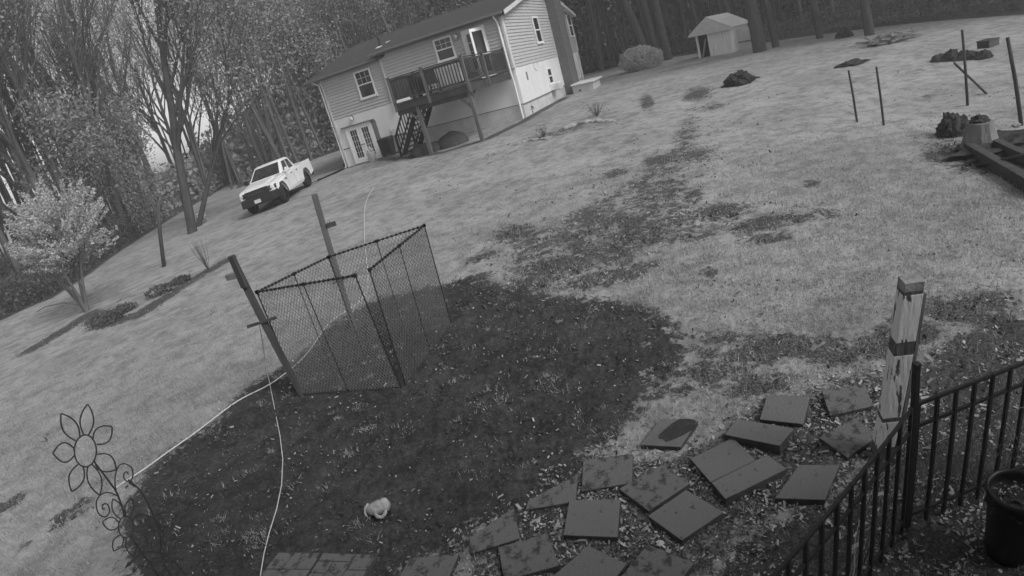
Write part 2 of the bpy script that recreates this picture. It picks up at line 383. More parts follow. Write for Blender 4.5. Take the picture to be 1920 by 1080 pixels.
    s = mixv(mth('MULTIPLY', mth('SUBTRACT', 1., ramp(att('soil'), .3, .7)), mth('SUBTRACT', 1., ramp(att('dirt'), .2, .8, 0, .55))), s, litter)
    c = mixv(bmask, g, s)
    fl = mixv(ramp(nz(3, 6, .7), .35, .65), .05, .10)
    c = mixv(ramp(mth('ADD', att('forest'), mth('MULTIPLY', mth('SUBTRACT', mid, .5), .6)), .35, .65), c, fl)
    cc = N.new('ShaderNodeCombineColor'); [L.new(c, cc.inputs[i]) for i in range(3)]; L.new(cc.outputs[0], p.inputs['Base Color'])
    bp = N.new('ShaderNodeBump'); bp.inputs['Strength'].default_value = .8; bp.inputs['Distance'].default_value = .03
    L.new(mth('ADD', nz(18, 6, .75), mth('MULTIPLY', nz(70, 3, .7), .5)), bp.inputs['Height']); L.new(bp.outputs[0], p.inputs['Normal'])
    me.materials.append(m)
    return X, Y, bare, s1, s3, fst, np.radians(az), rr
GX, GY, gb, gs, gd, gf, gaz, grr = build_ground()
def att_at(arr, x, y):   # nearest-vertex lookup of a zone value
    r = np.hypot(x, y); a = np.arctan2(x, y)
    i = np.clip(np.searchsorted(grr, r), 0, len(grr)-1); j = np.clip(np.searchsorted(gaz, a), 0, len(gaz)-1)
    return arr[i, j]
RS = np.random.RandomState(3)
def terv(X, Y):
    T = np.clip((Y-8)/23, 0, 1); return np.interp(X, AX, AZ)*(T*T*(3-2*T))+np.maximum(0, Y-35)*.004
def tris_obj(name, V, m, tri=3):   # V: (n, tri, 3)
    n = len(V); me = bpy.data.meshes.new(name); me.vertices.add(n*tri); me.vertices.foreach_set('co', V.astype(np.float32).ravel())
    me.loops.add(n*tri); me.loops.foreach_set('vertex_index', np.arange(n*tri, dtype=np.int32))
    me.polygons.add(n); me.polygons.foreach_set('loop_start', (np.arange(n)*tri).astype(np.int32)); me.update(calc_edges=True)
    me.materials.append(m); o = bpy.data.objects.new(name, me); COL.objects.link(o); return o
def scatter(n, r0, r1, a0=-62, a1=56, p=1.0):
    u = RS.rand(n); r = (r0**p+(r1**p-r0**p)*u)**(1/p); a = np.radians(a0+(a1-a0)*RS.rand(n))
    return r*np.sin(a), r*np.cos(a), r
def fbm(x, y, s):
    return np.array([noise.noise(Vector((a*s, b*s, 3.3))) for a, b in zip(x, y)])
def blades(name, n, r0, r1, keep, h, wd, m, p=1.1):
    x, y, r = scatter(n, r0, r1, p=p)
    k = keep(x, y); x, y, r = x[k], y[k], r[k]; n = len(x)
    ang = RS.rand(n)*2*np.pi; ln = h*(.5+RS.rand(n)); lean = RS.rand(n)*.9; la = RS.rand(n)*2*np.pi
    hw = wd*(.6+.8*RS.rand(n))*np.clip(r/6, .7, 1.5)/2; z = terv(x, y)-.004
    dx, dy = np.cos(ang)*hw, np.sin(ang)*hw
    V = np.zeros((n, 3, 3)); V[:, 0] = np.stack([x-dx, y-dy, z], -1); V[:, 1] = np.stack([x+dx, y+dy, z], -1)
    V[:, 2] = np.stack([x+np.cos(la)*ln*lean, y+np.sin(la)*ln*lean, z+ln*np.sqrt(np.maximum(.1, 1-lean**2*.8))], -1)
    return tris_obj(name, V, m)
def lawn_keep(x, y):
    b = att_at(gb, x, y); f = att_at(gf, x, y); nn = fbm(x, y, 2.2)*.5+fbm(x, y, 7)*.45; b = b*(1+nn*.9); nn = 0
    r = np.hypot(x, y); return (b+nn < .42) & (f < .5) & (RS.rand(len(x)) < np.clip((17-r)/8, 0, 1))
tag(blades('grass', 260000, 1.8, 17, lawn_keep, .05, .010, M['grassblade']), kind='stuff')
def tuft_keep(x, y):
    b = att_at(gb, x, y); f = att_at(gf, x, y); s = att_at(gs, x, y); nn = fbm(x, y, 1.7)+fbm(x, y, 6)*.7
    return (b > .35) & (f < .5) & (nn > np.where(s > .6, .62, np.where(sdf(x, y, LITTER) > 0, .5, .12)))
tag(blades('weeds', 60000, 1.8, 16, tuft_keep, .05, .009, M['grassblade']), kind='stuff')
def flakes(name, n, r0, r1, keep, size, m, lift=.012, a0=-47, a1=52):
    x, y, r = scatter(n, r0, r1, a0, a1, p=1.2); k = keep(x, y); x, y, r = x[k], y[k], r[k]; n = len(x)
    s = size*(.4+1.2*RS.rand(n)**2)*np.clip(r/7, .8, 1.4); el = 1+2.5*RS.rand(n)**2; a = RS.rand(n)*2*np.pi; z = terv(x, y)+lift*(.3+RS.rand(n))
    tx, ty = RS.randn(n)*.35, RS.randn(n)*.35; V = np.zeros((n, 4, 3))
    for i, (u, v) in enumerate(((-1, -.6), (.8, -1), (1, .7), (-.7, 1))):
        uu = u*s*el/2; vv = v*s/2; px = uu*np.cos(a)-vv*np.sin(a); py = uu*np.sin(a)+vv*np.cos(a)
        V[:, i] = np.stack([x+px, y+py, z+px*tx+py*ty], -1)
    return tris_obj(name, V, m, 4)
litk = lambda x, y: ((sdf(x, y, LITTER) > -.15+.25*fbm(x, y, 3)) & (fbm(x, y, 2.1) > -.25)) | ((sdf(x, y, RIGHT) > 0) & (fbm(x, y, 2.7) > .05))
tag(flakes('wood_chips', 30000, 1.9, 6.5, litk, .017, M['flake']), kind='stuff')
tag(flakes('dead_leaves', 22000, 1.8, 22, lambda x, y: (att_at(gb, x, y) > .45) & (att_at(gf, x, y) < .5) & (RS.rand(len(x)) < np.where(att_at(gs, x, y) > .6, .8, .9)), .015, M['flake']), kind='stuff')
tag(flakes('lawn_litter', 26000, 2.5, 26, lambda x, y: (att_at(gf, x, y) < .5) & (fbm(x, y, .5)+fbm(x, y, 2)*.8+att_at(gb, x, y)*.9 > np.where(np.arctan2(x, y) > -.1, .45, .75)), .016, M['darkleaf'], .02), kind='stuff')

tag(flakes('broad_leaves', 2600, 1.9, 6.5, lambda x, y: (sdf(x, y, LITTER) > 0) | (sdf(x, y, RIGHT) > 0), .028, M['flake'], .02), kind='stuff')
def clods(n, keep):
    x, y, r = scatter(n, 1.8, 14, p=1.3); k = keep(x, y); x, y, r = x[k], y[k], r[k]; n = len(x); z = terv(x, y)
    s = (.006+.018*RS.rand(n)**3)*np.clip(r/5, .8, 1.8); V = []
    o = np.array([(1, 0, 0), (0, 1, 0), (-1, 0, 0), (0, -1, 0), (0, 0, 1), (0, 0, -1)], float)
    P = np.stack([x, y, z], -1)[:, None]+o[None]*s[:, None, None]*(.6+.8*RS.rand(n, 6, 1))
    F = [(0, 1, 4), (1, 2, 4), (2, 3, 4), (3, 0, 4)]
    return np.concatenate([P[:, f] for f in F])
M['clod'] = mat('dry_soil_clod', .055, .95, .5, 3)
tag(tris_obj('soil_clods', clods(26000, lambda x, y: (att_at(gb, x, y) > .6) & (att_at(gf, x, y) < .5)), M['clod']), kind='stuff')
def tufts(n, keep):
    x, y, r = scatter(n, 2.2, 13, p=1.3); k = keep(x, y); x, y, r = x[k], y[k], r[k]; out = []
    for a, b in zip(x, y):
        q = RS.randint(14, 46); sp = .02+.05*RS.rand(); X = a+RS.randn(q)*sp; Y = b+RS.randn(q)*sp*.8; ang = RS.rand(q)*6.28; ln = .03+.05*RS.rand(q); la = RS.rand(q)*6.28; lean = .3+.6*RS.rand(q); z = terv(X, Y)
        dx, dy = np.cos(ang)*.0035, np.sin(ang)*.0035; V = np.zeros((q, 3, 3)); V[:, 0] = np.stack([X-dx, Y-dy, z], -1); V[:, 1] = np.stack([X+dx, Y+dy, z], -1)
        V[:, 2] = np.stack([X+np.cos(la)*ln*lean, Y+np.sin(la)*ln*lean, z+ln*.7], -1); out.append(V)
    return np.concatenate(out)
tag(tris_obj('weed_tufts', tufts(380, lambda x, y: (att_at(gb, x, y) > .55) & (att_at(gf, x, y) < .5)), M['grassblade']), kind='stuff')
tag(blades('long_grass', 16000, 3.0, 7.5, lambda x, y: (sdf(x, y, LONG) > .08*fbm(x, y, 6)) & (fbm(x, y, 4) > -.25), .085, .008, M['grassblade']), kind='stuff')
# ------------------------------------------------------------------ the house: local x along the front, y into the house, z world height
K = G(987, 219); K = Vector((2.9588, 28.98, .75)) if False else Zp(987, 219, .75)
house = empty('house', (K.x, K.y, 0), HYAW, 'two-storey house with pale clapboard upper floor, white lower walls and a dark low roof', 'house')
UX = Vector((math.cos(HYAW), math.sin(HYAW), 0)); WX = Vector((-math.sin(HYAW), math.cos(HYAW), 0))
def HW(a, b, z): return Vector((K.x, K.y, 0))+UX*a+WX*b+Vector((0, 0, z))
AL, BD = -11.15, 13.75          # left end, depth
RB, RZ = 6.5, 7.42              # ridge
def roofz(b): return 5.62+(RZ-5.62)*min(b+.4, 2*RB-b+.4)/(RB+.4)
# lower walls and foundation
m = MB(); m.bb(AL, 0, 0, BD, -.2, 1.38); m.build('foundation', M['foundation'], house)
m = MB(); m.bb(AL+.02, -6.93, -.03, .3, 1.42, 3.15); m.bb(AL+.02, -10.57, -.028, .3, -.1, 1.42); m.bb(-.3, .03, .03, 8.3, 1.38, 3.17); m.bb(-.3, .03, 8.3, BD-.02, 1.38, 3.17)
m.bb(-6.93, -.02, .02, .3, 1.40, 3.15)
m.build('lower_wall', M['white_panel'], house)
m = MB()
for x0, x1, y0, y1, z in ((-8.6, -7.0, -.06, .1, 1.44), (-6.95, .0, .0, .1, 1.39), (-11.15, -10.6, -.06, .1, 1.44), (.0, .06, .02, 8.2, 1.385)):
    m = MB(); m.bb(x0, x1, y0, y1, z-.02, z+.025); m.build('wall_seam', M['gutter'], house)
# clapboards: each course leans out 12 mm
def laps_front(a0, a1, y, z0, z1, st=.165):
    m = MB(); z = z0
    while z < z1-.01:
        t = min(z+st, z1); zz_ = z+.035; m.add([(a0, y-.04, zz_), (a1, y-.04, zz_), (a1, y-.010, t), (a0, y-.010, t), (a0, y-.002, zz_), (a1, y-.002, zz_)], [(0, 1, 2, 3), (5, 1, 0, 4)]); z = t
    m.bb(a0, a1, y, y+.2, z0, z1); return m
laps_front(AL, -6.93, -.02, 3.15, 5.62).build('front_siding', M['siding'], house)
laps_front(-6.93, 0, -.14, 3.15, 5.86).build('front_siding', M['siding'], house)
m = MB(); z = 3.17; st = .165
while z < 7.3:
    t = z+st
    def lim(zz):
        if zz <= 5.62: return .0, BD
        k = (zz-5.62)/(RZ-5.62)*(RB+.4)-.4; return k, 2*RB-k
    l0, r0 = lim(z); l1, r1 = lim(t); r0 = min(r0, BD); r1 = min(r1, BD); l0 = max(l0, 0); l1 = max(l1, 0)
    if r1 > l1: m.add([(.070, l0, z+.030), (.070, r0, z+.030), (.040, r1, t), (.040, l1, t), (.034, l0, z+.035), (.034, r0, z+.035)], [(0, 1, 2, 3), (5, 1, 0, 4)])
    z = t
m.add([(.032, 0, 3.17), (.032, BD, 3.17), (.032, BD, 5.62), (.032, RB, RZ-.02), (.032, 0, 5.62)], [(0, 1, 2, 3, 4)])
m.build('side_siding', M['siding_side'], house)
m = MB(); m.bb(AL-.02, -.05, .25, BD-.1, 1.4, 5.7); m.bb(AL-.05, AL+.1, -.02, BD, 1.4, 5.6)
m.add([(AL-.06, -.03, 5.5), (AL-.06, BD, 5.5), (AL-.06, RB, RZ-.1)], [(0, 1, 2)]); m.build('rear_and_end_wall', M['siding'], house)
# corner trims, downspouts
for q in ((AL-.06, AL+.05, -.07, .05, -.05, 5.6), (-7.0, -6.88, -.19, -.12, 2.72, 5.8), (-.02, .075, -.19, .10, 3.17, 5.8), (-.03, .075, 13.6, 13.8, 3.17, 5.5)):
    m = MB(); m.bb(*q); m.build('corner_trim', M['grey_trim'], house)
m = MB(); m.tube([(-.12, -.62, 5.78), (-.16, -.55, 5.68), (-.16, -.24, 5.42), (-.16, -.22, 5.2), (-.14, -.2, 2.9), (-.14, -.12, 2.6), (-.14, -.10, .62)], .05, 8); m.build('downspout', M['white_trim'], house)
m = MB(); m.tube([(AL-.3, -.45, 5.5), (AL-.1, -.16, 5.2), (AL-.1, -.14, .5), (AL-.02, -.4, .42)], .045, 8); m.build('downspout', M['grey_trim'], house)
# roof
m = MB(); th = .12
def slab(p, mi=0):
    p = [Vector(q) for q in p]; m.hexa([q-Vector((0, 0, th)) for q in p], p, mi)
slab([(-12.0, -.42, 5.60), (-6.9, -.42, 5.60), (.42, RB, RZ), (-12.6, RB, RZ)])
slab([(.42, RB, RZ), (.42, 2*RB+.42+.7, 5.55), (-12.6, 2*RB+.42+.7, 5.55), (-12.6, RB, RZ)][::1])
slab([(-7.25, -.62, 5.86), (.42, -.62, 5.86), (.42, RB, RZ+.03), (-7.25, RB, RZ+.03)])
rf = m.build('roof', M['roof'], house)
m = MB(); m.tube([(-8.35, 2.6, 6.3), (-8.35, 2.6, 6.92)], .06, 10); m.build('vent_pipe', M['black'], rf)
m = MB(); m.box((-8.35, 2.42, 6.36), (.34, .3, .03), Matrix.Rotation(R(14), 3, 'X')); m.build('pipe_flashing', M['white_trim'], rf)
m = MB(); m.box((-7.7, 2.9, 6.52), (.75, .1, .05), Matrix.Rotation(R(12), 3, 'Z')); m.build('ridge_flashing', M['white_trim'], rf)
m = MB(); m.bb(-12.0, -7.0, -.56, -.43, 5.49, 5.60); m.bb(-7.25, .35, -.76, -.63, 5.74, 5.86); m.build('gutter', M['gutter'], house)
m = MB(); m.bb(-11.9, -7.0, -.42, -.02, 5.44, 5.47); m.bb(-7.2, .3, -.61, -.13, 5.68, 5.71); m.build('soffit', M['soffit'], house)
m = MB(); m.bar((.44, -.62, 5.76), (.44, RB, RZ-.08), .03, .2); m.bar((.44, RB, RZ-.08), (.44, BD, 5.55), .03, .2)
m.add([(.04, -.3, 5.64), (.42, -.62, 5.66), (.42, RB, RZ-.14), (.04, RB, RZ-.14), (.42, BD, 5.5), (.04, BD, 5.5)], [(0, 1, 2, 3), (3, 2, 4, 5)])
m.build('rake_board', M['grey_trim'], house)
# windows ------------------------------------------------
def window_front(name, a0, a1, z0, z1, y, cols=3, rows=2, parent=None):
    f = MB(); w_ = .09
    f.bb(a0, a0+w_, y-.06, y, z0, z1); f.bb(a1-w_, a1, y-.06, y, z0, z1); f.bb(a0+w_, a1-w_, y-.06, y, z1-w_, z1); f.bb(a0-.03, a1+.03, y-.08, y, z0-.03, z0+w_)
    zm = (z0+z1)/2; f.bb(a0+w_, a1-w_, y-.045, y, zm-.03, zm+.03)
    o = f.build('window', M['white_trim'], parent or house)
    gl = MB(); gl.bb(a0+w_, a1-w_, y-.022, y-.005, z0+w_, zm-.03); gl.bb(a0+w_, a1-w_, y-.026, y-.005, zm+.03, z1-w_); gl.build('pane', M['glass'], o)
    mu = MB(); W0, W1 = a0+w_, a1-w_
    for i in range(1, cols): x = W0+(W1-W0)*i/cols; mu.bb(x-.012, x+.012, y-.034, y-.02, zm+.03, z1-w_)
    for i in range(1, rows): z = zm+.03+(z1-w_-zm-.03)*i/rows; mu.bb(W0, W1, y-.032, y-.02, z-.012, z+.012)
    mu.build('glazing_bar', M['grey_trim'], o); return o
window_front('w', -8.86, -7.78, 3.78, 5.28, -.06)
window_front('w', -3.70, -2.66, 4.40, 5.55, -.18)
def window_side(b0, b1, z0, z1, x, parent=None):
    f = MB(); w_ = .10
    f.bb(x, x+.06, b0, b0+w_, z0, z1); f.bb(x, x+.06, b1-w_, b1, z0, z1); f.bb(x, x+.06, b0+w_, b1-w_, z1-w_, z1); f.bb(x, x+.08, b0-.03, b1+.03, z0-.03, z0+w_)
    zm = (z0+z1)/2; f.bb(x, x+.045, b0+w_, b1-w_, zm-.035, zm+.035); o = f.build('window', M['white_trim'], house)
    g = MB(); g.bb(x+.005, x+.022, b0+w_, b1-w_, z0+w_, zm-.035); g.bb(x+.005, x+.026, b0+w_, b1-w_, zm+.035, z1-w_); g.build('pane', M['glass'], o)
window_side(4.55, 5.65, 4.12, 5.62, .07)
window_side(12.4, 13.5, 4.2, 5.75, .07)
window_side(5.05, 5.95, 1.75, 2.72, .035)
# french door, lower left
def french(a0, a1, z0, z1, y, open_leaf=False):
    d = MB(); d.bb(a0-.12, a0, y-.06, y, z0, z1+.1); d.bb(a1, a1+.12, y-.06, y, z0, z1+.1); d.bb(a0, a1, y-.06, y, z1, z1+.1); o = d.build('door_frame', M['white_trim'], house)
    mid = (a0+a1)/2
    for lo, hi in ((a0, mid-.01), (mid+.01, a1)):
        l = MB(); s = .17; l.bb(lo, lo+s, y-.045, y-.005, z0, z1); l.bb(hi-s, hi, y-.045, y-.005, z0, z1); l.bb(lo+s, hi-s, y-.045, y-.005, z1-s, z1); l.bb(lo+s, hi-s, y-.045, y-.005, z0, z0+.28)
        lf = l.build('door', M['white_trim'], house)
        g = MB(); g.bb(lo+s, hi-s, y-.02, y-.01, z0+.28, z1-s); g.build('pane', M['glass'], lf)
        b = MB()
        for i in (1, 2): x = lo+s+(hi-lo-2*s)*i/3; b.bb(x-.012, x+.012, y-.035, y-.018, z0+.28, z1-s)
        for i in range(1, 5): z = z0+.28+(z1-s-z0-.28)*i/5; b.bb(lo+s, hi-s, y-.033, y-.018, z-.012, z+.012)
        b.build('glazing_bar', M['grey_trim'], lf)
        k = MB(); x = hi-.07 if lo < mid-.1 else lo+.07; k.bb(x-.03, x+.03, y-.1, y-.045, z0+.95, z0+1.0); k.build('handle', M['black'], lf)
french(-10.45, -8.85, .47, 2.5, -.05)
m = MB(); m.bb(-10.75, -8.5, -.2, -.03, 2.55, 2.63); m.build('door_hood', M['gutter'], house)
m = MB(); m.bb(-8.72, -8.45, -.09, -.03, .42, 2.54); m.build('dark_screen_panel', M['gutter'], house)
m = MB(); m.bb(-10.8, -8.5, -.6, -.03, .28, .42); m.build('door_step', M['foundation'], house)
# upper door onto the deck, with its storm door open
a0, a1 = -2.02, -.98; z0, z1 = 3.1, 5.45; y = -.18
m = MB(); m.bb(a0-.1, a0, y-.05, y, z0, z1+.1); m.bb(a1, a1+.1, y-.05, y, z0, z1+.1); m.bb(a0, a1, y-.05, y, z1, z1+.1); m.build('door_frame', M['white_trim'], house)
l = MB(); l.bb(a0, a0+.14, y-.035, y-.003, z0, z1); l.bb(a1-.14, a1, y-.035, y-.003, z0, z1); l.bb(a0+.14, a1-.14, y-.035, y-.003, z1-.14, z1); l.bb(a0+.14, a1-.14, y-.035, y-.003, z0, z0+.5)
lf = l.build('door', M['white_trim'], house); g = MB(); g.bb(a0+.14, a1-.14, y-.015, y-.006, z0+.5, z1-.14); g.build('pane', M['glass'], lf)
b = MB()
for i in (1, 2): x = a0+.14+(a1-a0-.28)*i/3; b.bb(x-.014, x+.014, y-.03, y-.012, z0+.5, z1-.14)
for i in range(1, 4): z = z0+.5+(z1-.64-z0)*i/4; b.bb(a0+.14, a1-.14, y-.028, y-.012, z-.014, z+.014)
b.build('glazing_bar', M['grey_trim'], lf)
m = MB(); hx = a1+.03; a_ = R(-116); dx, dy = math.cos(a_), math.sin(a_)
def leafp(u, z, o=0): return (hx+dx*u-dy*o, y-.05+dy*u+dx*o, z)
for u0, u1, q0, q1 in ((0, .12, z0, z1), (.78, .9, z0, z1), (.12, .78, z1-.14, z1), (.12, .78, z0, z0+.25), (.12, .78, z0+1.0, z0+1.1)):
    m.hexa([leafp(u0, q0, 0), leafp(u1, q0, 0), leafp(u1, q0, .035), leafp(u0, q0, .035)], [leafp(u0, q1, 0), leafp(u1, q1, 0), leafp(u1, q1, .035), leafp(u0, q1, .035)])
sdoor = m.build('storm_door', M['white_trim'], house)
m = MB(); m.hexa([leafp(.12, z0+.25, .012), leafp(.78, z0+.25, .012), leafp(.78, z0+.25, .02), leafp(.12, z0+.25, .02)], [leafp(.12, z1-.14, .012), leafp(.78, z1-.14, .012), leafp(.78, z1-.14, .02), leafp(.12, z1-.14, .02)]); m.build('pane', M['glass'], sdoor)
# lamps, spigot, vents, hose reel circle
def wall_lamp(a, z, yy):
    m = MB(); m.lathe([(.0, .16), (.06, .15), (.1, .08), (.11, 0), (.07, -.1), (.0, -.12)], (a, yy-.16, z), 14); o = m.build('wall_lamp', M['lampglass'], house, True)
    k = MB(); k.tube([(a, yy, z+.12), (a, yy-.1, z+.2), (a, yy-.16, z+.15)], .018, 6); k.box((a, yy-.015, z+.05), (.09, .03, .2)); k.build('bracket', M['black'], o)
wall_lamp(-9.82, 2.93, -.03); wall_lamp(-2.38, 5.33, -.16)
m = MB(); m.tube([(-2.3, -.18, 5.15), (-2.27, -.2, 4.95), (-2.2, -.22, 4.75)], .02, 5); m.lump((-2.0, -.22, 5.1), (.08, .04, .1), 4, 2, .2, 2, flat=False); m.build('hanging_ornament', M['white_trim'], house)
m = MB(); m.tube([(-7.47, -.03, 1.75), (-7.47, -.14, 1.75), (-7.47, -.16, 1.66)], .03, 6); m.lathe([(0, .0), (.08, .01), (.08, .03), (0, .04)], (-7.47, -.12, 1.78), 10); m.tube([(-7.68, -.05, 1.62), (-7.68, -.05, 1.86)], .03, 5); m.build('outdoor_tap', M['grey_trim'], house)
m = MB(); m.tube([(-7.6, -.06, 1.5), (-7.58, -.07, .6)], .018, 5); m.build('conduit', M['grey_trim'], house)
m = MB(); m.bb(.03, .06, 1.46, 1.60, 2.42, 2.84); m.build('wall_vent', M['gutter'], house)
m = MB(); m.tube([(.05, 3.4+.38*math.cos(t/14*2*math.pi), 3.05+.3*math.sin(t/14*2*math.pi)) for t in range(15)], .012, 5); m.build('cable_loop', M['grey_trim'], house)
m = MB(); m.tube([(.07, 13.1, 3.0), (.09, 13.1, 1.2)], .05, 6); m.bb(.03, .16, 12.9, 13.25, 2.3, 3.0); m.bb(.03, .12, 12.0, 12.3, 1.6, 2.0); m.build('electric_meter', M['grey_trim'], house)
m = MB(); m.bb(.0, .6, 8.2, 9.75, .2, 8.6); m.build('chimney', M['brick'], house)
# air conditioner hangs in the lower side window
m = MB(); m.bb(.02, .56, 5.15, 5.82, 1.42, 1.80); ac = m.build('air_conditioner', M['white_trim'], None, bevel=.012); ac.matrix_world = house.matrix_basis
tag(ac, 'small white air conditioner hanging from the lower side window', 'air conditioner')
ac.rotation_euler = (0, 0, HYAW); ac.location = (K.x, K.y, 0)
m = MB(); m.bb(.30, .56, 5.12, 5.145, 1.46, 1.76)
for i in range(7): m.bb(.561, .57, 5.2+i*.08, 5.25+i*.08, 1.46, 1.76)
m.build('grille', M['grey_trim'], ac)
# cellar hatch beyond the chimney
ha = empty('cellar_hatch', (K.x, K.y, 0), HYAW, 'low pale cellar hatch box with flat lid at the far side of the chimney', 'hatch')
m = MB(); m.bb(.62, 1.9, 7.6, 9.8, .3, 1.25); m.build('box', M['foundation'], ha)
m = MB(); m.hexa([(.6, 7.4, 1.28), (2.05, 7.4, 1.28), (2.05, 10, 1.28), (.6, 10, 1.28)], [(.6, 7.4, 1.36), (2.05, 7.4, 1.36), (2.05, 10, 1.36), (.6, 10, 1.36)]); m.build('lid', M['white_trim'], ha)
m = MB(); m.bb(1.0, 1.12, 7.57, 7.6, .85, .97); m.build('vent_hole', M['black'], ha)
# ------------------------------------------------------------------ deck
dk = empty('deck', (K.x, K.y, 0), HYAW, 'raised dark wooden deck with slatted railing on the front of the house', 'deck')
DF, DL, DR = -4.6, -4.22, -.50     # front, left, right
m = MB(); m.bb(DL, DR, DF, DF+.05, 2.72, 3.02); m.hexa([(DR-.05, DF, 2.72), (DR, DF, 2.72), (-.2, -.15, 2.72), (-.25, -.15, 2.72)], [(DR-.05, DF, 3.02), (DR, DF, 3.02), (-.2, -.15, 3.02), (-.25, -.15, 3.02)]); m.bb(DL, DL+.05, DF, -.15, 2.72, 3.02)
for i in range(9): y = DF+.5+i*.47; m.bb(DL+.05, DR-.05, y, y+.04, 2.75, 2.97)
m.build('rim_joist', M['deck'], dk)
m = MB(); y = DF-.03
while y < -.3: m.bb(DL-.02, DR+.02, y, y+.135, 3.03, 3.065); y += .142
m.build('deck_boards', M['deck'], dk)
def rail(p, q, n, name):
    m = MB(); p = Vector(p); q = Vector(q)
    m.bar(p+Vector((0, 0, 1.1)), q+Vector((0, 0, 1.1)), .13, .04); m.bar(p+Vector((0, 0, 1.0)), q+Vector((0, 0, 1.0)), .04, .09); m.bar(p+Vector((0, 0, .12)), q+Vector((0, 0, .12)), .04, .08)
    d = (q-p)
    for i in range(n): c = p+d*((i+.5)/n); m.box((c.x, c.y, c.z+.55), (.038, .038, .9))
    return m.build('railing', M['deck'], dk)
rail((DL+.05, DF+.03, 3.07), (DR-.05, DF+.03, 3.07), 25, 'r'); rail((DR-.03, DF+.1, 3.07), (-.24, -.18, 3.07), 34, 'r'); rail((DL+.03, DF+.1, 3.07), (DL+.03, -2.3, 3.07), 20, 'r')
for x, y in ((DR, DF), (DL+.03, DF+.03), (DR+.13, DF+1.95), (-.24, -.22), (DL+.03, -2.2), (-.5-1.95, DF)):
    m = MB(); m.box((x, y, 3.46), (.11, .11, 1.52)); m.box((x, y, 4.24), (.15, .15, .04)); m.build('railing_post', M['deckpost'], dk)
for x, y in ((-.62, -4.45), (-3.2, -4.45)):
    m = MB(); m.box((x, y, 1.5), (.15, .15, 2.45)); m.build('support_post', M['deckpost'], dk)
    m = MB(); s = 1 if x > -1 else -1; m.bar((x, y, 2.0), (x-.6*1, y, 2.68), .09); m.bar((x, y, 2.0), (x, y+.6, 2.68), .09); m.build('brace', M['deckpost'], dk)
m = MB(); m.bb(DL, DR, -4.5, -4.3, 2.52, 2.72); m.build('beam', M['deck'], dk)
st = MB(); n = 11
A0, A1 = -6.0, -4.15
for b_ in (-2.35, -.75):
    st.hexa([(A0-.1, b_-.02, .45), (A0+.2, b_-.02, .45), (A0+.2, b_+.03, .45), (A0-.1, b_+.03, .45)], [(A1-.15, b_-.02, 3.05), (A1+.15, b_-.02, 3.05), (A1+.15, b_+.03, 3.05), (A1-.15, b_+.03, 3.05)])
so_ = st.build('stairs', M['deckdark'], dk)
m = MB()
for i in range(n): f = (i+.6)/n; x = A0+(A1-A0)*f; m.bb(x-.05, x+.22, -2.32, -.78, .46+2.6*f, .49+2.6*f)
m.build('tread', M['deckdark'], so_)
m = MB()
for b_ in (-2.38, -.72):
    m.box((A0-.05, b_, 1.0), (.1, .1, 1.2)); m.bar((A0-.05, b_, 1.52), (A1-.05, b_, 4.1), .05, .09); m.bar((A0, b_, .85), (A1, b_, 3.4), .04, .07)
    for i in range(11): f = (i+.7)/11.5; x = A0+(A1-A0)*f; m.box((x, b_, 1.1+2.58*f), (.04, .04, .95))
m.build('handrail', M['deckdark'], so_)
# things on the deck
def Hobj(name, mb, mt, label, cat, group=None, **k):
    o = mb.build(name, mt, None, **k); o.location = (K.x, K.y, 0); o.rotation_euler = (0, 0, HYAW); return tag(o, label, cat, group)
m = MB()
for i in range(4):
    for j in range(5): m.box((-.85-.21*i, -4.38, 3.22+.17*j), (.19, .05, .15))
m.bb(-1.65, -.72, -4.35, -4.33, 3.12, 4.0)
Hobj('lattice_panel', m, M['white_trim'], 'white chequered panel standing behind the deck railing', 'panel')
def deck_chair(x, y, rz, label):
    c = empty('patio_chair', HW(x, y, 3.07), HYAW+rz, label, 'chair')
    s = MB(); s.bb(-.28, .28, -.25, .25, .38, .43); s.build('seat', M['darkgrey'], c)
    b = MB(); b.hexa([(-.28, .22, .43), (.28, .22, .43), (.28, .26, .43), (-.28, .26, .43)], [(-.26, .38, 1.05), (.26, .38, 1.05), (.26, .42, 1.05), (-.26, .42, 1.05)]); b.build('backrest', M['darkgrey'], c)
    for sx in (-.26, .26):
        for sy in (-.22, .22): l = MB(); l.bar((sx, sy, 0), (sx, sy, .6 if sy < 0 else .45), .035); l.build('leg', M['black'], c)
    return c
deck_chair(-3.3, -3.6, R(170), 'dark patio chair on the deck nearest its left end')
deck_chair(-2.55, -3.7, R(200), 'dark patio chair on the deck beside the chequered panel')
m = MB(); m.lathe([(.0, .0), (.2, .0), (.22, .7), (.3, .72), (.32, .85), (.28, 1.0), (.0, 1.08)], (-3.0, -4.0, 3.07), 14); Hobj('covered_grill', m, M['deck'], 'dark covered grill on the deck between the patio chairs', 'grill', smooth=True)
m = MB(); m.lump((-.95, -2.9, 3.07), (.3, .55, .42), 5, 3, .25, 2); Hobj('potted_shrub', m, M['darkgrey'], 'low dark mound of plants on the deck behind the side railing', 'plant')
m = MB(); m.bb(-4.05, -3.35, DF-.02, DF+.1, 3.075, 3.2); Hobj('planter_tray', m, M['white_trim'], 'long white tray on the deck edge at its left corner', 'tray', bevel=.01)
m = MB(); m.bb(-2.72, -2.5, DF+.03, DF+.12, 3.075, 3.15); Hobj('white_saucer', m, M['white_trim'], 'small white block on the deck edge under the covered grill', 'block', bevel=.01)
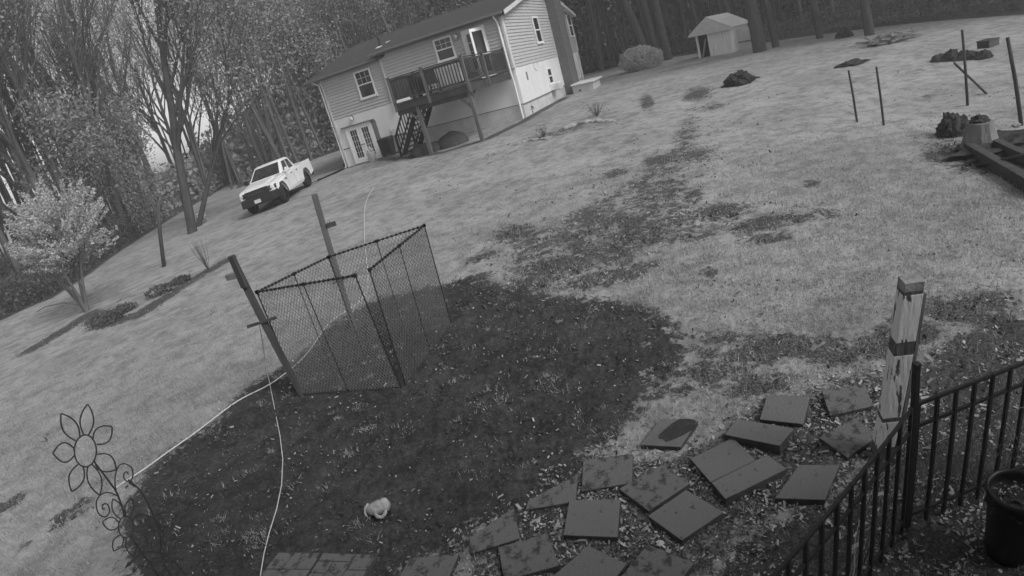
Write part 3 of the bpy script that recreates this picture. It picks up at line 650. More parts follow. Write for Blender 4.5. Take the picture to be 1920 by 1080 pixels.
# under the deck and by the wall
def ground_at(p): return ter(p[0], p[1])
def onterrain(px, py): g = G(px, py); return g
p = HW(-5.55, -.9, 0)
def rocky(name, px, py, r, label, cat, mt, seed, amp=.15, sub=3, group=None):
    g = G(px, py); m = MB(); m.lump((g.x, g.y, g.z), r, seed, sub, amp, 1.6); o = m.build(name, mt, None, True, loc=(g.x, g.y, g.z)); return tag(o, label, cat, group)
rocky('covered_heap', 850, 272, (.78, .6, .62), 'larger dark rounded covered heap under the deck right of the stairs', 'heap', M['darkgrey'], 2, .08)
rocky('covered_heap', 820, 281, (.62, .5, .42), 'smaller dark rounded heap under the deck beside the left support post', 'heap', M['darkgrey'], 9, .1)
rocky('leaf_pile', 790, 291, (.5, .4, .5), 'dark tangled leaf pile at the foot of the deck stairs', 'pile', M['log'], 5, .4)
g = HW(-6.35, -1.1, 0); g.z = ter(g.x, g.y)
bn = empty('rubbish_bin', g, HYAW+R(8), 'black wheeled rubbish bin leaning by the wall beside the french door', 'bin')
bn.location = HW(-7.75, -.75, 0)+Vector((0, 0, .42)); 
m = MB(); m.hexa([(-.26, -.26, 0), (.26, -.26, 0), (.26, .26, 0), (-.26, .26, 0)], [(-.34, -.36, 1.0), (.34, -.36, 1.0), (.34, .36, 1.0), (-.34, .36, 1.0)]); m.build('body', M['black'], bn, bevel=.04)
m = MB(); m.hexa([(-.37, -.4, 1.0), (.37, -.4, 1.0), (.37, .4, 1.0), (-.37, .4, 1.0)], [(-.33, -.33, 1.1), (.33, -.33, 1.1), (.33, .36, 1.12), (-.33, .36, 1.12)]); m.build('lid', M['black'], bn, bevel=.03)
for s in (-1, 1): m = MB(); m.tube([(s*.3, .3, .1), (s*.36, .3, .1)], .1, 14); m.build('wheel', M['tyre'], bn)
cn = empty('metal_can', HW(-8.62, -1.15, .38), 0, 'pale metal can holding shiny round bottles in front of the french door', 'can')
m = MB(); m.lathe([(.0, 0), (.21, 0), (.23, .62), (.24, .63), (.2, .63), (.2, .4), (0, .4)], n=20); m.build('body', M['grey_trim'], cn, True)
for x, y, z in ((-.08, -.05, .7), (.09, -.04, .72), (0, .08, .82), (-.05, -.1, .58)): m = MB(); m.lathe([(0, -.1), (.08, -.06), (.1, 0), (.07, .08), (0, .11)], (x, y, z), 12); m.build('bottle', M['plushw'], cn, True)
# black drain pipe on the ground from the corner of the house
def path_on_ground(pts, lift): return [G(*p)+Vector((0, 0, lift)) for p in pts]
m = MB(); m.tube([HW(AL-.1, -.3, .62)]+path_on_ground([(649, 308), (645, 318), (630, 325), (612, 333), (596, 340)], .05), .06, 8); tag(m.build('drain_pipe', M['black'], None, True), 'black corrugated drain pipe lying from the house corner towards the truck', 'pipe')
m = MB()
for i in range(26):
    g = G(735+rnd.uniform(-34, 40), 297+rnd.uniform(-6, 7)); a = rnd.uniform(0, 6.28); l = rnd.uniform(.2, .7)
    m.tube([g+Vector((0, 0, .03)), g+Vector((math.cos(a)*l, math.sin(a)*l, rnd.uniform(.03, .25)))], .015, 4)
tag(m.build('twig_pile', M['stumpw']), kind='stuff')
# the wall the camera hangs on, just behind the viewpoint: it keeps the near ground in its shade
own = empty('camera_house', (0, -.4, 0), 0, 'plain pale house wall right behind the viewpoint, carrying the camera', 'house')
m = MB(); m.bb(-7, 6, -6, 0, -.2, 4.6); m.build('wall', M['siding'], own)
m = MB(); m.bb(-7.3, 6.3, -6.3, .1, 4.6, 4.75); m.build('roof', M['roof'], own)
# ------------------------------------------------------------------ pickup truck (nose = +x, left = +y)
def build_truck():
    t = empty('pickup_truck', (0, 0, 0), 0, 'white pickup truck with black grille and bumper parked on the lawn', 'truck')
    W = .98
    def arch(cx, r, z0, n=9): return [(cx+r*math.cos(math.pi*i/(n-1)), z0+r*math.sin(math.pi*i/(n-1))) for i in range(n)]
    FX, RX, zr, ar = 1.87, -1.70, .42, .50
    def prism(prof, y0, y1, mi=0, m=None):
        m = m or MB(); n = len(prof); vs = [(x, y0, z) for x, z in prof]+[(x, y1, z) for x, z in prof]
        fs = [tuple(range(n)), tuple(range(2*n-1, n-1, -1))]+[(i+n, (i+1) % n+n, (i+1) % n, i) for i in range(n)]; return m.add(vs, fs, mi)
    # lower body shell: front clip + cab (solid), then the bed as separate walls
    side = [(2.78, .62), (2.74, .95), (2.62, 1.12), (1.3, 1.27), (1.15, 1.30), (-.78, 1.30), (-.78, .50), (1.2, .50), (1.32, .55)]+arch(FX, ar, zr+.06)[::-1]+[(2.5, .58)]
    side = [(2.74, .62), (2.74, .98), (2.60, 1.14), (1.25, 1.28), (-.80, 1.32), (-.80, .50)]+[(x, z) for x, z in arch(FX, ar, zr+.06)[::-1]]
    bm = bmesh.new(); y = W; vsL = [bm.verts.new((x, -y, z)) for x, z in side]; vsR = [bm.verts.new((x, y, z)) for x, z in side]
    bm.faces.new(vsL); bm.faces.new(vsR[::-1])
    for i in range(len(side)): j = (i+1) % len(side); bm.faces.new((vsL[j], vsL[i], vsR[i], vsR[j]))
    for v in bm.verts:      # plan taper of the nose, tumblehome
        if v.co.x > 2.3: v.co.y *= .93
        if v.co.z > 1.1: v.co.y *= .965
        if v.co.x > 2.7 and abs(v.co.y) > .5: v.co.x -= .10
    bmesh.ops.recalc_face_normals(bm, faces=bm.faces); me = bpy.data.meshes.new('body'); bm.to_mesh(me); bm.free(); me.materials.append(M['paint'])
    o = bpy.data.objects.new('body', me); COL.objects.link(o); o.parent = t; b = o.modifiers.new('b', 'BEVEL'); b.width = .045; b.segments = 3; b.limit_method = 'ANGLE'; b.angle_limit = R(35)
    m = MB(); m.hexa([(1.3, -.62, 1.27), (2.5, -.55, 1.15), (2.5, .55, 1.15), (1.3, .62, 1.27)], [(1.3, -.5, 1.33), (2.4, -.42, 1.205), (2.4, .42, 1.205), (1.3, .5, 1.33)]); m.build('bonnet', M['paint'], t, bevel=.02)
    # cab greenhouse
    bz, tz = 1.30, 1.88
    base = [(1.22, .90), (-.78, .92)]; top = [(.38, .70), (-.62, .74)]
    m = MB(); P = lambda x, y, z: (x, y, z)
    B = [P(1.22, -.90, bz), P(1.22, .90, bz), P(-.78, .92, bz), P(-.78, -.92, bz)]; T = [P(.40, -.70, tz), P(.40, .70, tz), P(-.60, .74, tz), P(-.60, -.74, tz)]
    m.hexa([B[0], B[1], B[2], B[3]], [T[0], T[1], T[2], T[3]]); o = m.build('cab', M['paint'], t, bevel=.05)
    m = MB(); m.hexa([(.42, -.7, tz-.02), (.42, .7, tz-.02), (-.62, .74, tz-.02), (-.62, -.74, tz-.02)], [(.28, -.6, tz+.045), (.28, .6, tz+.045), (-.52, .63, tz+.045), (-.52, -.63, tz+.045)]); m.build('cab_roof', M['paint'], t, True, bevel=.03)
    def on(c0, c1, c2, c3, u, v):   # point on quad
        a = Vector(c0).lerp(Vector(c1), u); b_ = Vector(c3).lerp(Vector(c2), u); return a.lerp(b_, v)
    def patchq(c, u0, u1, v0, v1, off, name, mt):
        n = (Vector(c[1])-Vector(c[0])).cross(Vector(c[3])-Vector(c[0])).normalized(); pts = [on(*c, u, v) for u, v in ((u0, v0), (u1, v0), (u1, v1), (u0, v1))]
        m = MB(); m.hexa([q-n*.01 for q in pts], [q+n*off for q in pts]); m.build(name, mt, t)
    patchq([B[0], B[1], T[1], T[0]], .06, .94, .08, .92, .008, 'windscreen', M['truckglass'])
    patchq([B[1], B[2], T[2], T[1]], .15, .49, .10, .88, .008, 'side_window', M['truckglass']); patchq([B[1], B[2], T[2], T[1]], .54, .86, .10, .88, .008, 'side_window', M['truckglass'])
    patchq([B[3], B[0], T[0], T[3]], .14, .46, .10, .88, .008, 'side_window', M['truckglass']); patchq([B[3], B[0], T[0], T[3]], .51, .85, .10, .88, .008, 'side_window', M['truckglass'])
    patchq([B[2], B[3], T[3], T[2]], .1, .9, .15, .85, .008, 'rear_window', M['truckglass'])
    # bed
    prof = [(-.84, 1.27), (-2.86, 1.30), (-2.90, .62)]+[(x, z) for x, z in arch(RX, ar, zr+.06)]+[(-.84, .50)]
    prof = [(-.84, .50), (-.84, 1.29), (-2.84, 1.34), (-2.90, .64)]+[(x, z) for x, z in arch(RX, ar, zr+.06)[::-1]]
    for s in (-1, 1):
        m = MB(); prism(prof, s*.80, s*.985, m=m); m.build('bed_side', M['paint'], t, bevel=.02)
    m = MB(); m.bb(-2.85, -.84, -.8, .8, .78, .84); m.build('bed_floor', M['truckblack'], t)
    m = MB(); m.bb(-2.92, -2.84, -.8, .8, .7, 1.31); m.build('tailgate', M['paint'], t, bevel=.015)
    m = MB(); m.bb(-.84, -.80, -.9, .9, .6, 1.3); m.build('bed_front', M['paint'], t)
    # front: grille, bumper, lights, plate
    m = MB(); m.hexa([(2.62, -.62, .70), (2.80, -.58, .70), (2.80, .58, .70), (2.62, .62, .70)], [(2.60, -.60, 1.08), (2.74, -.56, 1.10), (2.74, .56, 1.10), (2.60, .60, 1.08)]); gr = m.build('grille', M['truckblack'], t, bevel=.02)
    m = MB(); m.bb(2.78, 2.81, -.42, .42, .90, .955); m.build('grille_bar', M['darkgrey'], gr)
    m = MB(); m.hexa([(2.45, -.98, .42), (2.88, -.86, .42), (2.88, .86, .42), (2.45, .98, .42)], [(2.45, -.985, .84), (2.84, -.84, .76), (2.84, .84, .76), (2.45, .985, .84)]); bu = m.build('front_bumper', M['truckblack'], t, bevel=.04)
    m = MB(); m.bb(2.885, 2.90, -.16, .16, .50, .66); m.build('number_plate', M['grey_trim'], bu)
    for s in (-1, 1):
        m = MB(); m.hexa([(2.46, s*.66, .84), (2.70, s*.62, .84), (2.58, s*.93, .86), (2.40, s*.955, .86)][::s], [(2.46, s*.66, 1.06), (2.68, s*.62, 1.06), (2.55, s*.92, 1.05), (2.38, s*.945, 1.05)][::s]); h = m.build('headlight', M['truckblack'], t, bevel=.01)
        m = MB(); m.box((2.655, s*.78, .96), (.03, .11, .07), Matrix.Rotation(s*R(20), 3, 'Z')); m.build('lens', M['lampglass'], h)
    # wheels
    for x in (FX, RX):
        for s in (-1, 1):
            m = MB(); y0, y1 = s*.70, s*.97; r = .42; n = 28
            prof = [(.24, -.13), (r-.05, -.135), (r, -.09), (r, .09), (r-.05, .135), (.24, .13)]
            vs = []; fs = []
            for rr_, yy in prof:
                for k in range(n): a = 2*math.pi*k/n; vs.append((x+rr_*math.cos(a), s*.835+yy, zr+rr_*math.sin(a)))
            for i in range(len(prof)-1):
                for k in range(n): k2 = (k+1) % n; fs.append((i*n+k, i*n+k2, (i+1)*n+k2, (i+1)*n+k))
            m.add(vs, fs); wh = m.build('wheel', M['tyre'], t, True)
            m = MB(); m.tube([(x, s*.74, zr), (x, s*.90, zr)], .245, 20)
            for k in range(6): a = k*math.pi/3; m.bar((x, s*.915, zr), (x+.22*math.cos(a), s*.915, zr+.22*math.sin(a)), .06, .04, (0, 1, 0))
            m.build('rim', M['rim'], wh)
            m = MB(); m.lathe([(.5, 0)], n=3) if False else None
            m = MB(); pts = [(x+(ar+.015)*math.cos(math.pi*k/14), s*.975, zr+.06+(ar+.015)*math.sin(math.pi*k/14)) for k in range(15)]; m.tube(pts, .03, 6); m.build('wheel_arch_trim', M['truckblack'], t)
    m = MB(); m.bb(-2.6, 2.4, -.72, .72, .36, .62); m.build('chassis', M['truckblack'], t)
    for s in (-1, 1):
        m = MB(); m.bb(-.95, 1.3, s*.95, s*1.0, .42, .49) if s > 0 else m.bb(-.95, 1.3, -1.0, -.95, .42, .49); m.build('side_step', M['grey_trim'], t)
        m = MB(); m.box((.95, s*1.12, 1.40), (.12, .2, .22)); m.bar((1.0, s*.9, 1.34), (.97, s*1.06, 1.36), .05); m.build('wing_mirror', M['truckblack'] if s < 0 else M['paint'], t, bevel=.02)
        for x in (.22, -.62): m = MB(); m.box((x, s*.965, 1.13), (.16, .03, .045)); m.build('door_handle', M['truckblack'], t)
        m = MB(); m.bb(1.02, 1.3, s*.972 if s > 0 else -.978, s*.978 if s > 0 else -.972, 1.0, 1.05); m.box((1.12, s*.975, .96), (.1, .008, .05)); m.build('door_badge', M['truckblack'], t)
        for x in (.98, -.05, -.78): m = MB(); m.bb(x-.004, x+.004, s*.981-.002, s*.981+.002, .55, 1.08); m.build('door_gap', M['darkgrey'], t)
    m = MB(); m.bb(-3.02, -2.9, -.9, .9, .45, .62); m.build('rear_bumper', M['truckblack'], t, bevel=.02)
    return t
truck = build_truck()
a = G(537, 379); vd = Vector((a.x, a.y, 0)).normalized(); tdir = Vector((vd.y, -vd.x, 0))
PH = R(23); nose = -vd*math.cos(PH)-tdir*math.sin(PH); left = Vector((-nose.y, nose.x, 0))
TS = .99
ctr = Vector((a.x, a.y, 0))-nose*(1.87*TS)-left*(.84*TS)
zf = ter(a.x, a.y); rear = ctr+nose*(-1.7*TS)+left*.84*TS; fr = ctr+nose*1.87*TS-left*.84*TS
zr_, zfr = ter(rear.x, rear.y), ter(fr.x, fr.y)
nz3 = Vector((nose.x*3.57*TS, nose.y*3.57*TS, zf-zr_)).normalized(); lz3 = Vector((left.x*1.68*TS, left.y*1.68*TS, zf-zfr)); lz3 = (lz3-nz3*lz3.dot(nz3)).normalized(); up3 = nz3.cross(lz3)
org = Vector((a.x, a.y, zf))-nz3*(1.87*TS)-lz3*(.84*TS)
truck.matrix_world = Matrix(((nz3.x*TS, lz3.x*TS, up3.x*TS, org.x), (nz3.y*TS, lz3.y*TS, up3.y*TS, org.y), (nz3.z*TS, lz3.z*TS, up3.z*TS, org.z), (0, 0, 0, 1)))
# ------------------------------------------------------------------ folding wire pen
def pen():
    A = G(565, 741); Bq = G(683, 667); Cq = G(847, 611); D = G(761, 723); E_ = G(753, 728)
    tops = {}
    def top(b, px, py, h=1.52):
        u = up_on(b, px, py); d = (u-b); return b+d*(h/d.z)
    At, Bt, Ct, Dt, Et = top(A, 483, 551), top(Bq, 608, 459), top(Cq, 796, 424), top(D, 692, 504), top(E_, 664, 511)
    root = empty('wire_pen', A, 0, 'folding pen of dark-framed wire mesh panels standing on the bare soil', 'pen')
    def panel(b0, t0, b1, t1):
        b0, t0, b1, t1 = [q-A for q in (b0, t0, b1, t1)]
        f = MB(); r = .0085
        f.tube([b0, t0], r, 6); f.tube([b1, t1], r, 6); f.tube([t0, t1], r, 6); f.tube([b0+Vector((0, 0, .02)), b1+Vector((0, 0, .02))], r*.7, 6)
        bm_, tm_ = (b0+b1)/2, (t0+t1)/2; f.tube([bm_, tm_], r*.8, 6)
        for q in (t0, tm_, t1): f.box(q, (.035, .035, .04))
        nn = 22
        for i in range(nn): q = t0.lerp(t1, (i+.5)/nn); f.box(q, (.028, .028, .028))      # wire ties along the top tube
        fr = f.build('pen_frame', M['penmetal'], root)
        wv = MB(); Wd = (b1-b0).length; Hh = (t0-b0).length; s = .047; k = .62
        def pt(u, v): return b0.lerp(b1, u/Wd).lerp(t0.lerp(t1, u/Wd), v/Hh)
        for sg in (1, -1):
            c = -Hh*k
            while c < Wd+Hh*k:
                u0, v0, u1, v1 = c, 0., c+sg*Hh*k, Hh
                if sg < 0: u0, u1 = c, c-Hh*k
                # clip to [0,W]
                du = u1-u0; t_0, t_1 = 0., 1.
                if abs(du) > 1e-9:
                    ta, tb = (0-u0)/du, (Wd-u0)/du; t_0, t_1 = max(0, min(ta, tb)), min(1, max(ta, tb))
                if t_1-t_0 > .01: wv.tube([pt(u0+du*t_0, Hh*t_0), pt(u0+du*t_1, Hh*t_1)], .0031, 3, caps=False)
                c += s
        wv.build('wire_mesh', M['penwire'], fr)
    panel(A, At, Bq, Bt); panel(Bq, Bt, Cq, Ct); panel(Cq, Ct, D, Dt); panel(A, At, E_, Et)
pen()
# ------------------------------------------------------------------ wooden posts by the pen
def wood_post(base, tpx, w_, name, label, mt, blocks, lean_fix=0):
    b = G(*base); u = up_on(b, *tpx); root = empty(name, b, 0, label, 'post')
    d = u-b; az_ = math.atan2(b.x, b.y)
    m = MB(); m.bar((0, 0, -.3), d, w_, w_*.8, (math.cos(az_), -math.sin(az_), 0)); m.build('shaft', mt, root, bevel=.008)
    for (f, off, dims, rz, mt2, nm) in blocks:
        m = MB(); q = d*f; m.box((0, 0, 0), dims); o = m.build(nm, mt2, root, bevel=.004); o.location = q+Vector(off); o.rotation_euler = (0, 0, rz)
    return root, b, d
az = -.35
pl_, plb, pld = wood_post((568, 738), (433, 480), .115, 'wooden_post', 'weathered wooden post at the left corner of the wire pen with a cross stick', M['postdark'],
    [(.90, (.02, -.06, 0), (.09, .05, .42), -.4, M['postdark'], 'side_batten'), (.90, (-.10, -.02, -.04), (.17, .05, .07), -.3, M['block'], 'block'), (.56, (.0, -.07, 0), (.40, .035, .035), .1, M['postdark'], 'cross_stick')])
pm_, pmb, pmd = wood_post((662, 616), (589, 364), .115, 'wooden_post', 'taller grey wooden post behind the wire pen with a small block near its top', M['post'],
    [(.76, (.13, -.02, .02), (.16, .07, .07), .1, M['postdark'], 'block'), (.38, (.1, -.03, 0), (.4, .03, .03), .5, M['postdark'], 'cross_stick')])
# ------------------------------------------------------------------ ropes
m = MB(); pts = path_on_ground([(205, 926), (235, 905), (272, 882), (320, 846), (370, 812), (415, 776), (455, 747), (500, 728), (535, 703), (560, 683), (585, 655), (605, 622), (628, 596), (668, 576), (690, 548), (691, 520), (688, 490), (684, 455), (683, 420), (684, 385), (694, 362), (704, 348)], .018)
sm = []
for i in range(len(pts)-1):
    for k in range(4):
        q = pts[i].lerp(pts[i+1], k/4); sm.append(q)
sm.append(pts[-1]); sm = [sum(sm[max(0, i-2):i+3], Vector())/len(sm[max(0, i-2):i+3]) for i in range(len(sm))]
m.tube(sm, .0085, 6); tag(m.build('rope', M['rope'], None, True), 'long white rope lying across the soil edge and through the wire pen', 'rope')
stick = plb+pld*.56
m = MB(); s0 = stick+Vector((-.02, -.10, 0)); g1 = G(500, 690)+Vector((0, 0, .02))
pts = [s0+Vector((.0, 0, .03)), s0.lerp(g1, .33)+Vector((0, 0, .0)), s0.lerp(g1, .66), g1]+path_on_ground([(508, 728), (517, 775), (526, 820), (531, 862), (529, 910), (520, 955), (506, 1000), (496, 1040), (488, 1090)], .012)
m.tube(pts, .0055, 6); tag(m.build('string', M['rope2'], None, True), 'thin pale string hanging from the left wooden post and running down across the soil', 'string')
# ------------------------------------------------------------------ plush toy
g = G(715, 962); toy = empty('plush_toy', g, 0, 'small dirty pale plush toy lying on the dark soil', 'toy')
cen = Vector((0, 0, .068)); axv = (Zp(740, 940, .1)-Zp(690, 958, .1)); axv.z = 0; axv.normalize(); px_ = Vector((-axv.y, axv.x, 0))
m = MB(); vs = []
bm = bmesh.new(); bmesh.ops.create_icosphere(bm, subdivisions=4, radius=1)
for v in bm.verts:
    n = v.co; t = n.x; wd = .068*(1.0+.10*t)*(1+.05*noise.noise(n*3)); L_ = .108
    q = axv*(abs(n.x)**.8*(1 if n.x > 0 else -1)*L_)+px_*(n.y*wd)+Vector((0, 0, n.z*wd*.95)); vs.append(q+cen)
m.add(vs, [tuple(v.index for v in f.verts) for f in bm.faces]); bm.free(); m.build('body', M['plush'], toy, True)
m = MB(); m.lump(axv*.058+px_*.012+Vector((0, 0, .108)), (.04, .036, .022), 3, 3, .12, 1.5, flat=False); m.build('head_patch', M['plushw'], toy, True)
m = MB(); m.tube([cen-axv*.08+px_*.06+Vector((0, 0, .03)), cen-axv*.115+px_*.05, cen-axv*.13+px_*.01+Vector((0, 0, -.02)), cen-axv*.125-px_*.02+Vector((0, 0, -.04))], [.012, .018, .014, .009], 8); m.build('ear', M['plushw'], toy, True)
m = MB(); m.tube([cen-px_*.055-axv*.04, cen-px_*.10-axv*.02+Vector((0, 0, -.02)), cen-px_*.115+axv*.02+Vector((0, 0, -.025)), cen-px_*.09+axv*.055+Vector((0, 0, -.01)), cen-px_*.07+axv*.06], [.016, .018, .017, .016, .012], 10); m.build('leg', M['plush'], toy, True)
for k in (-.01, .035): m = MB(); m.lump(cen+axv*k+px_*.02+Vector((0, 0, .062)), (.008, .008, .006), 1, 2, 0, 1, flat=False); m.build('eye', M['darkgrey'], toy, True)
# ------------------------------------------------------------------ pavers
PV = [([(1239, 784), (1309, 788), (1276, 838), (1200, 834)], 'wet', 'grey paver with a large dark wet patch, at the grass edge', .05, 0),
 ([(1381, 783), (1489, 802), (1462, 841), (1359, 820)], 'dry', 'tilted grey paver right of the wet one, its near edge raised', .06, .03),
 ([(1438, 740), (1519, 742), (1506, 795), (1424, 786)], 'dry', 'grey paver farthest back among those left of the white post', .05, 0),
 ([(1540, 732), (1621, 719), (1637, 761), (1556, 779)], 'dirty', 'stained paver nearest the white post on its far left side', .04, 0),
 ([(1535, 820), (1603, 783), (1648, 816), (1589, 858)], 'dirty', 'mottled diamond-set paver beside the foot of the white post', .05, 0),
 ([(1374, 820), (1417, 862), (1332, 904), (1294, 860)], 'dry', 'diamond-set paver touching the long paver on its left', .05, 0),
 ([(1438, 851), (1475, 878), (1360, 939), (1334, 908)], 'dry', 'long narrow paver slab in the middle of the row', .06, .02),
 ([(1498, 871), (1575, 871), (1547, 937), (1452, 934)], 'dry', 'clean square paver lying closest to the black railing', .05, 0),
 ([(1239, 872), (1294, 906), (1216, 958), (1160, 916)], 'dirty', 'paver strewn with bits of dirt, above left of the large diamond one', .05, 0),
 ([(1286, 918), (1357, 960), (1278, 1013), (1214, 967)], 'dry', 'large diamond-set paver with a pointed near corner', .06, 0),
 ([(1093, 862), (1187, 850), (1185, 905), (1090, 921)], 'dirty', 'half-buried dirty paver at the right rim of the soil', .03, 0),
 ([(1067, 937), (1163, 936), (1158, 1007), (1056, 1003)], 'dry', 'squarish clean paver left of the dirt-strewn one', .05, 0),
 ([(1103, 1022), (1175, 1057), (1140, 1100), (1030, 1085)], 'dry', 'paver cut by the bottom edge below the squarish clean one', .05, 0),
 ([(1214, 1020), (1302, 1055), (1262, 1105), (1160, 1085)], 'dirty', 'paver at the bottom edge nearest the black railing', .05, 0),
 ([(990, 938), (1084, 888), (1079, 940), (985, 956)], 'dirty', 'wedge-shaped tip of a paver sunk in the soil', .03, 0),
 ([(880, 1008), (963, 952), (975, 1009), (881, 1038)], 'dirty', 'sunken triangular-looking paver at the lower rim of the soil', .03, 0),
 ([(934, 1026), (1026, 999), (1048, 1060), (945, 1088)], 'dirty', 'litter-covered paver below the sunken triangular one', .05, 0),
 ([(768, 1046), (861, 1038), (838, 1090), (742, 1092)], 'dirty', 'slanting paver at the bottom edge left of the litter-covered one', .04, 0)]
M['dry'] = mat('concrete_paver', .13, .9, .12, 16, .45, 60, v2=.06, thr=(.33, .39))
M['dirty'] = mat('soiled_paver', .125, .9, .12, 15, .5, 50, v2=.045, thr=(.40, .50), detail=9)
M['paverside'] = mat('shade_dark_paver_edge', .05, .95, .4, 12, .5, 40)  # side faces darker than the tops: their shade is put into the colour
def wetmat():
    m = mat('wet_patch_paver', .125, .9, .12, 7, .35, 60); return m
M['wet'] = wetmat(); M['wetpatch'] = mat('damp_soil_patch', .035, .9, .3, 20, .4, 60)
for i, (q, mt, lab, th, tl) in enumerate(PV):
    th *= .75; top = [Zp(x, y, th+.012) for x, y in q]
    c = sum(top, Vector())/4; vs = []
    b_ = [p-Vector((0, 0, th+.03)) for p in top]
    if tl: top = [t+Vector((0, 0, tl*(1 if k in (2, 3) else -.2))) for k, t in enumerate(top)]
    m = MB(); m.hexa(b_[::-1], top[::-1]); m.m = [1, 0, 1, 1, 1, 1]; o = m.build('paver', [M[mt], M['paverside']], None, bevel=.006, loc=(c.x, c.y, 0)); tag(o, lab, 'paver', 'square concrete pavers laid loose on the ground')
    if mt == 'wet':
        m = MB(); n = 28; vs = []
        cc_ = Zp(1270, 806, th+.0125); ux = (Zp(1300, 802, th)-Zp(1240, 806, th))*.5
        u2 = (Zp(1290, 786, th)-Zp(1245, 836, th))*.5
        for k in range(n): a = 2*math.pi*k/n; rr_ = 1+.42*noise.noise(Vector((math.cos(a)*1.7, math.sin(a)*1.7, 5)))+.12*noise.noise(Vector((math.cos(a)*7, math.sin(a)*7, 2))); p = cc_+ux*(math.cos(a)*.98*rr_)+u2*(math.sin(a)*.80*rr_); vs.append((p.x-c.x, p.y-c.y, th+.0135))
        vs2 = [(x, y, z+.004) for x, y, z in vs]
        m.add(vs+vs2, [tuple(range(n))[::-1], tuple(range(n, 2*n))]+[(k, (k+1) % n, (k+1) % n+n, k+n) for k in range(n)]); m.build('damp_soil', M['wetpatch'], o)
# brick-patterned slabs at the bottom edge
def brickslab(q, label):
    t = [Zp(x, y, .045) for x, y in q]; c = sum(t, Vector())/4; root = empty('patterned_slab', (c.x, c.y, 0), 0, label, 'slab', 'brick-patterned slabs at the bottom edge')
    b_ = [p-Vector((c.x, c.y, .075)) for p in t]; tt = [p-Vector((c.x, c.y, .008)) for p in t]
    m = MB(); m.hexa(b_[::-1], tt[::-1]); m.build('base', M['darkgrey'], root)
    m = MB(); t = [p-Vector((c.x, c.y, 0)) for p in t]
    def P(u, v): return t[0].lerp(t[1], u).lerp(t[3].lerp(t[2], u), v)
    g_ = .012
    cells = [(0, .38, 0, .5), (.38, 1, 0, .5), (0, .55, .5, 1), (.55, 1, .5, 1)] if label.startswith('left') else [(0, .62, 0, .25), (.62, 1, 0, .5), (0, .30, .25, .6), (.30, .62, .25, .75), (.62, 1, .5, 1), (0, .30, .6, 1), (.3, .62, .75, 1)]
    for u0, u1, v0, v1 in cells:
        p = [P(u0+g_, v0+g_), P(u1-g_, v0+g_), P(u1-g_, v1-g_), P(u0+g_, v1-g_)]; m.hexa([x-Vector((0, 0, .02)) for x in p][::-1], p[::-1])
    m.build('face', M['dirty'], root, bevel=.003)
brickslab([(522, 1035), (602, 1036), (560, 1100), (470, 1100)], 'left brick-patterned slab at the bottom edge with a twig on it')
brickslab([(605, 1036), (707, 1039), (668, 1100), (564, 1100)], 'right brick-patterned slab at the bottom edge beside the bare soil')
# ------------------------------------------------------------------ white peeling post
g = G(1652, 852); u = up_on(g, 1709, 522); d = u-g
M['peel'] = mat('peeling_white_paint', .66, .75, .1, 16, .35, 40, (1, 1, .22), v2=.08, thr=(.405, .42), detail=9)
wp = empty('peeling_post', g, 0, 'old square wooden post with peeling white paint behind the black railing', 'post')
m = MB(); rz = Matrix.Rotation(R(-20), 3, 'Z'); hw = .064
def sec(f, s=1): return [d*f+rz@Vector((x*hw*s, y*hw*s, 0)) for x, y in ((-1, -1), (1, -1), (1, 1), (-1, 1))]
def peelbox(f0, f1, mt, nm, s=1):
    m = MB(); m.hexa(sec(f0, s), sec(f1, s)); return m.build(nm, mt, wp, bevel=.004)
peelbox(-.1, .985, M['post'], 'shaft', .97)
peelbox(.08, .245, M['peel'], 'paint', 1.0); peelbox(.27, .63, M['peel'], 'paint', 1.0); peelbox(.70, .94, M['peel'], 'paint', 1.0)
peelbox(.955, 1.0, M['stone'], 'top_end', .985)
m = MB(); c0 = rz@Vector((hw*1.0, -hw*.2, 0)); m.bar(d*.02+c0+Vector((.03, 0, 0)), d*.93+c0+Vector((.012, 0, 0)), .028, .06); m.build('side_batten', M['post'], wp)
# ------------------------------------------------------------------ black metal railing (two runs meeting at a corner post)
def run(p, q, n, label):
    p = Vector(p); q = Vector(q); root = empty('metal_railing', (p.x, p.y, 0), 0, label, 'railing'); dd = q-p
    for z in (.985, .83, .12): m = MB(); m.bar((0, 0, z), (dd.x, dd.y, z), .016, .022); m.build('rail', M['blackmetal'], root)
    for i in range(n):
        f = i/(n-1); m = MB(); m.box((dd.x*f, dd.y*f, .505), (.021, .021, .985), Matrix.Rotation(math.atan2(dd.y, dd.x), 3, 'Z')); m.build('baluster', M['blackmetal'], root, bevel=.002)
    return root
run((2.035, 2.33), (3.5, 2.35), 12, 'black metal railing running right from the corner post towards the plant pot')
run((1.965, 2.305), (.35, 1.39), 14, 'black metal railing running down left from the corner post past the pavers')
m = MB(); m.box((2.012, 2.335, .62), (.034, .034, 1.26)); m.box((2.012, 2.335, 1.255), (.04, .04, .014)); tag(m.build('corner_post', M['blackmetal'], None, bevel=.003), 'tall thin black post where the two metal railings meet', 'post')
